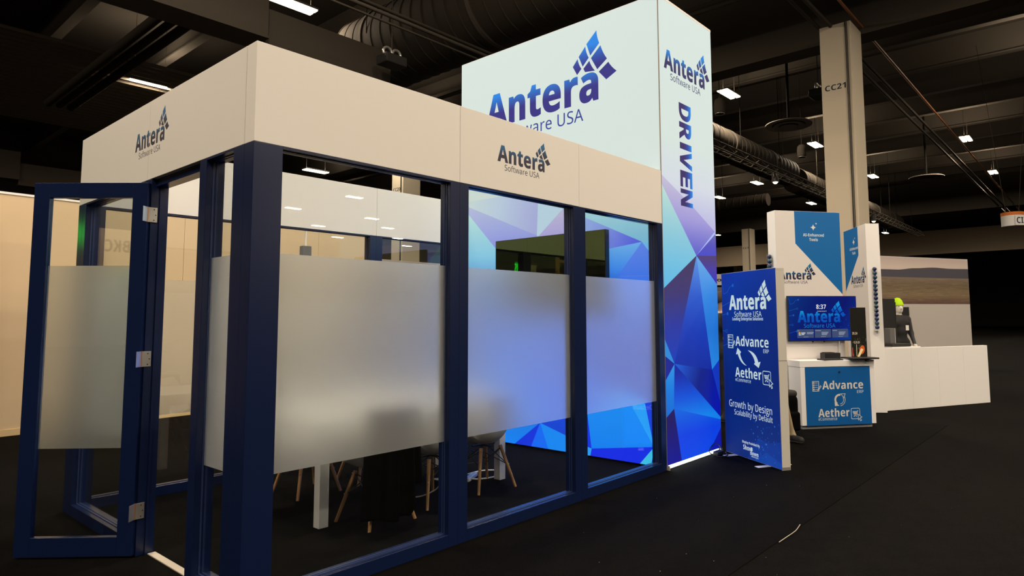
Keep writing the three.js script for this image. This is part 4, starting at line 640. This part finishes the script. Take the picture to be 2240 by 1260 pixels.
// ================================================================ NEIGHBOUR BOOTH BESIDE THE KIOSK
{
  const dir = Math.atan2(-0.46, 0.89);
  const low = thing('white_low_wall', 'plain white low wall of the neighbouring clothing booth', 'low wall', [9.87, 0, 0.62], dir);
  for (let i = 0; i < 4; i++) part('panel', bx(i * 0.62 + 0.001, i * 0.62 + 0.619, 0, 0.98, -0.08, 0, 0.002), M.white, low);
  const bd = thing('landscape_backdrop', 'tall printed backdrop of a brown moorland landscape in the clothing booth', 'backdrop', [12.3, 0, -0.35], dir);
  const land = canvas(1024, 400, (c, W, H) => { c.fillStyle = grad(c, 0, 0, 0, H * 0.2, '#b9a9a6', '#cdbdb6'); c.fillRect(0, 0, W, H); c.fillStyle = '#454450'; c.beginPath(); c.moveTo(0, H * 0.2); for (let x = 0; x <= W; x += 32) c.lineTo(x, H * (0.12 + 0.16 * L8(x / 170, 1.3))); c.lineTo(W, H * 0.5); c.lineTo(0, H * 0.5); c.fill(); c.fillStyle = grad(c, 0, H * 0.4, 0, H, '#7a6a60', '#6a5a44', '#7c6a50', '#5a4038'); c.fillRect(0, H * 0.42, W, H); const s0 = seedState; seedState = 77; for (let i = 0; i < 500; i++) { c.globalAlpha = 0.25; c.fillStyle = i % 2 ? '#4a3f34' : '#9a8a6c'; c.fillRect(rnd(-40, W), rnd(H * 0.44, H), rnd(20, 120), rnd(1, 5)); } seedState = s0; c.globalAlpha = 1; });
  part('board', bx(0, 3.2, 0, 2.72, -0.06, 0), std(lin(0.45, 0.42, 0.40), 0.8), bd); part('printed_picture', new THREE.PlaneGeometry(3.2, 0.95).translate(1.6, 2.22, 0.001), std(lin(0.9, 0.9, 0.9), 0.7, { map: land }), bd, 'wide picture of hills under a pale sky');
  for (const x of [0.02, 0.9]) part('framed_notice', merge([bx(x + 0.1, x + 0.42, 1.15, 1.68, 0.0, 0.02)]), M.black, bd); part('notice_sheet', bx(0.14, 0.4, 1.18, 1.65, 0.02, 0.022), M.white, bd);
  const rack = thing('black_display_tower', 'tall black display tower on the low white wall', 'display stand', [11.45, 0.0, 0.17], dir); part('case', bx(0, 0.34, 0, 1.82, -0.1, 0.1, 0.01), M.black, rack); part('side_strip', bx(0.34, 0.352, 1.0, 1.75, -0.1, 0.1), M.dark, rack);
  const shelf = thing('black_tray', 'flat black tray beside a small grey speaker in the clothing booth', 'tray', [10.72, 0.98, 0.5], dir); part('plate', bx(-0.05, 0.4, 0, 0.05, -0.12, 0.12, 0.01), M.dark, shelf);
  const stand = thing('grey_case_stand', 'white pedestal carrying the black tray', 'pedestal', [10.72, 0, 0.5], dir); part('column', bx(-0.08, 0.6, 0, 0.978, -0.14, 0.14, 0.004), M.white, stand);
  const sp = thing('grey_speaker_box', 'small upright grey speaker box on the black tray', 'speaker', [10.76, 1.03, 0.48], dir); part('case', bx(0, 0.12, 0, 0.26, -0.06, 0.06, 0.006), std(lin(0.12, 0.12, 0.12), 0.6), sp); part('side_panel', bx(0.12, 0.126, 0, 0.26, -0.06, 0.06), M.plastic, sp);
  const blk = [0.008, 0.008, 0.009], pale = [0.72, 0.68, 0.6], grey = [0.05, 0.05, 0.055];
  const man = figure('mannequin', 'mannequin in black clothes with a neon yellow beanie', 'mannequin', [12.62, 0.02, 0.25], -0.75, { armA: [[-0.27, 1.14, -0.02], [-0.29, 0.9, 0.06]], armB: [[0.27, 1.14, -0.02], [0.29, 0.9, 0.06]], legA: [[-0.1, 0.5, 0.0], [-0.12, 0.09, 0]], legB: [[0.1, 0.5, 0], [0.12, 0.09, 0]], color: (x, y) => y > 1.5 || (Math.abs(x) > 0.2 && y < 0.93 && y > 0.6) ? pale : Math.abs(x) > 0.2 && y > 0.6 ? grey : blk, hat: std(lin(0.45, 0.75, 0.0), 0.8) });
  part('base_plate', cyl(0.19, 0.2, 0.02, 28).translate(0, -0.01, 0.03), M.steel, man); part('chest_tag', bx(0.05, 0.11, 1.2, 1.3, 0.14, 0.15), M.plastic, man, 'small white tag');
  const sg = thing('orange_top_sign', 'round white sign with an orange top above the clothing booth', 'sign', [22.5, 4.35, 1.35], -0.85);
  part('drum', cyl(0.3, 0.3, 0.34, 32), M.white, sg); part('orange_band', cyl(0.302, 0.302, 0.1, 32).translate(0, 0.2, 0), std(lin(0.75, 0.19, 0.02), 0.6), sg); const ct = canvas(128, 128, (c) => { c.fillStyle = '#f2f2f2'; c.fillRect(0, 0, 128, 128); c.fillStyle = '#222630'; fit(c, 'CI', 20, 108, 104, 84, 'bold'); }); part('lettering', new THREE.PlaneGeometry(0.3, 0.28).translate(0, -0.02, 0.303), std(0xffffff, 0.6, { map: ct }), sg, 'dark letters CI');
  for (const s of [-1, 1]) part('hanging_wire', rod([s * 0.2, 0.25, 0], [s * 0.8, 5.5, 0], 0.006), M.steelDark, sg);
  solo('knit_hat', new THREE.SphereGeometry(0.16, 20, 14, 0, Math.PI * 2, 0, Math.PI * 0.7).scale(0.9, 1.6, 0.6).translate(11.6, 1.99, 0.12), M.black, 'black hat hanging at the edge of the kiosk wall', 'hat');
}
// far booths
{
  const fb = thing('far_booth_header', 'small white booth header with dark lettering down the hall', 'booth header', [26.2, 0, -9.9], -0.75);
  const tt = canvas(512, 96, (c) => { c.fillStyle = '#f0ece6'; c.fillRect(0, 0, 512, 96); c.fillStyle = '#2a2622'; fit(c, 'Doc-Lok', 30, 480, 72, 46, 'bold'); });
  part('fascia', bx(-2, 2, 2.95, 3.45, -0.1, 0), M.white, fb); part('lettering', new THREE.PlaneGeometry(1.8, 0.34).translate(0.2, 3.2, 0.002), std(0xffffff, 0.6, { map: tt }), fb, 'dark lettering'); part('post', bx(-1.95, -1.85, 0, 2.95, -0.1, 0), M.white, fb); part('post', bx(1.85, 1.95, 0, 2.95, -0.1, 0), M.white, fb); part('back_wall', bx(-1.85, 1.85, 0, 2.95, -2.1, -2.0), M.greyFabric, fb);
  const pk = thing('pink_booth_wall', 'grey booth wall with a magenta triangle beyond the glass room', 'booth wall', [10.6, 0, -14.12], 0);
  part('board', bx(-1.4, 3.4, 0, 3.4, -0.1, 0), std(lin(0.50, 0.44, 0.45), 0.8), pk); const tri = new THREE.Shape([new THREE.Vector2(0, 0), new THREE.Vector2(1.2, 0), new THREE.Vector2(1.2, 1.7)]); part('triangle', new THREE.ExtrudeGeometry(tri, { depth: 0.004, bevelEnabled: false }).translate(0.7, 1.6, 0), std(lin(0.5, 0.18, 0.26), 0.8), pk, 'magenta triangle');
  for (const [x, z] of [[9.55, -14.1], [10.0, -14.1]]) { const e = solo('red_exit_placard', bx(x - 0.09, x + 0.09, 3.1, 3.3, z - 0.02, z, 0.004), std(lin(0.8, 0.72, 0.7), 0.6), 'small white placard with red print beyond the glass room', 'placard', 'red placards beyond the glass room'); e.userData.group = 'red placards beyond the glass room'; }
  const bk = thing('black_booth_wall', 'tall black booth wall across the rear aisle with a tan poster', 'booth wall', [0, 0, -6.5]);
  part('board', bx(-7, 0.02, 0, 3.3, -0.08, 0, 0.004), M.black, bk); const bkt = canvas(256, 512, (c) => { c.fillStyle = '#b8a288'; c.fillRect(0, 0, 256, 512); c.fillStyle = '#3a3028'; fit(c, 'BKC', 40, 216, 170, 90, 'bold'); }); part('poster', new THREE.PlaneGeometry(0.42, 0.9).translate(-1.2, 2.25, 0.002), std(0xffffff, 0.7, { map: bkt }), bk, 'tan poster reading BKC');
  const gs = thing('green_lit_sign', 'black box sign with glowing green letters beside the black booth wall', 'sign', [-0.42, 0, -6.3]);
  part('case', bx(-0.46, 0.44, 0, 2.95, -0.12, 0, 0.01), M.black, gs); const gst = canvas(256, 160, (c) => { c.fillStyle = '#000000'; c.fillRect(0, 0, 256, 160); c.fillStyle = '#18ff38'; fit(c, 'COMS', 10, 246, 140, 116, 'bold'); });
  part('lit_letters', new THREE.PlaneGeometry(0.4, 0.27).translate(-0.26, 2.585, 0.002), new THREE.MeshStandardMaterial({ color: 0x020202, emissive: 0xffffff, emissiveMap: gst, emissiveIntensity: 6, roughness: 0.5 }), gs, 'glowing green letters');
  const gl = new THREE.RectAreaLight(new THREE.Color(0.05, 1, 0.1), 1.0, 0.4, 0.25); gl.position.set(-0.68, 2.585, -6.28); gl.lookAt(-0.68, 2.585, 0); scene.add(gl);
  const ld = thing('wooden_ladder', 'orange wooden ladder leaning on the black booth wall', 'ladder', [-2.12, 0, -6.28]); for (const x of [-0.24, 0.18]) part('rail', bx(x, x + 0.06, 0, 3.1, -0.04, 0.04, 0.004), M.wood, ld); for (let i = 0; i < 9; i++) part('rung', bx(-0.18, 0.18, 0.3 + i * 0.31, 0.36 + i * 0.31, -0.03, 0.03, 0.004), M.wood, ld);
  const pb = thing('pole_mounted_box', 'pale slim pole carrying a grey box behind the glass room', 'pole stand', [3.38, 0, -5.49]);
  part('base', cyl(0.22, 0.24, 0.03, 28).translate(0, 0.015, 0), M.steelDark, pb); part('pole', rod([0, 0.03, 0], [0, 2.95, 0], 0.016), M.plastic, pb); part('box', bx(-0.07, 0.07, 2.2, 2.57, -0.05, 0.05, 0.012), std(lin(0.10, 0.10, 0.105), 0.6), pb, 'grey box'); part('clamp', bx(-0.06, -0.015, 2.8, 2.84, -0.02, 0.02, 0.005), M.black, pb);
  const bw = thing('tan_booth_wall', 'tan booth back wall of upright panels standing behind the glass room', 'booth wall', [-14.4, 0, -6.9], 0.06);
  const tanPanel = std(lin(0.66, 0.50, 0.32), 0.8);
  for (let i = 0; i < 17; i++) part('panel', bx(i * 1.22 + 0.002, i * 1.22 + 1.218, 0.09, 3.2, -0.06, 0, 0.003), tanPanel, bw);
  part('base_trim', bx(0, 20.74, 0, 0.09, -0.06, 0.012, 0.003), std(lin(0.70, 0.52, 0.28), 0.5), bw, 'golden wooden base trim'); part('top_trim', bx(0, 20.74, 3.2, 3.23, -0.07, 0.01), M.white, bw);
}
// bits on the carpet
solo('loose_carpet_thread', tube([[2.81, 0.004, 1.645], [2.92, 0.012, 1.655], [3.06, 0.016, 1.66], [3.18, 0.01, 1.64], [3.27, 0.004, 1.62]], 0.0028, 40), std(lin(0.42, 0.38, 0.30), 0.8), 'pale loose thread curling along the carpet seam', 'thread');
{
  const g = []; const s0 = seedState; seedState = 1234; for (let i = 0; i < 24; i++) { const b = new THREE.IcosahedronGeometry(rnd(0.0012, 0.0034), 0); b.scale(1, 0.5, 1); b.translate(rnd(0.3, 4.5), 0.002, rnd(0.3, 2.4)); g.push(b); } seedState = s0;
  const o = struct('carpet_lint', merge(g), std(lin(0.5, 0.47, 0.4), 0.9), 'tiny pale lint specks on the black carpet'); o.userData = { kind: 'stuff', label: 'tiny pale lint specks on the black carpet', category: 'lint' };
}
renderer.render(scene, camera);
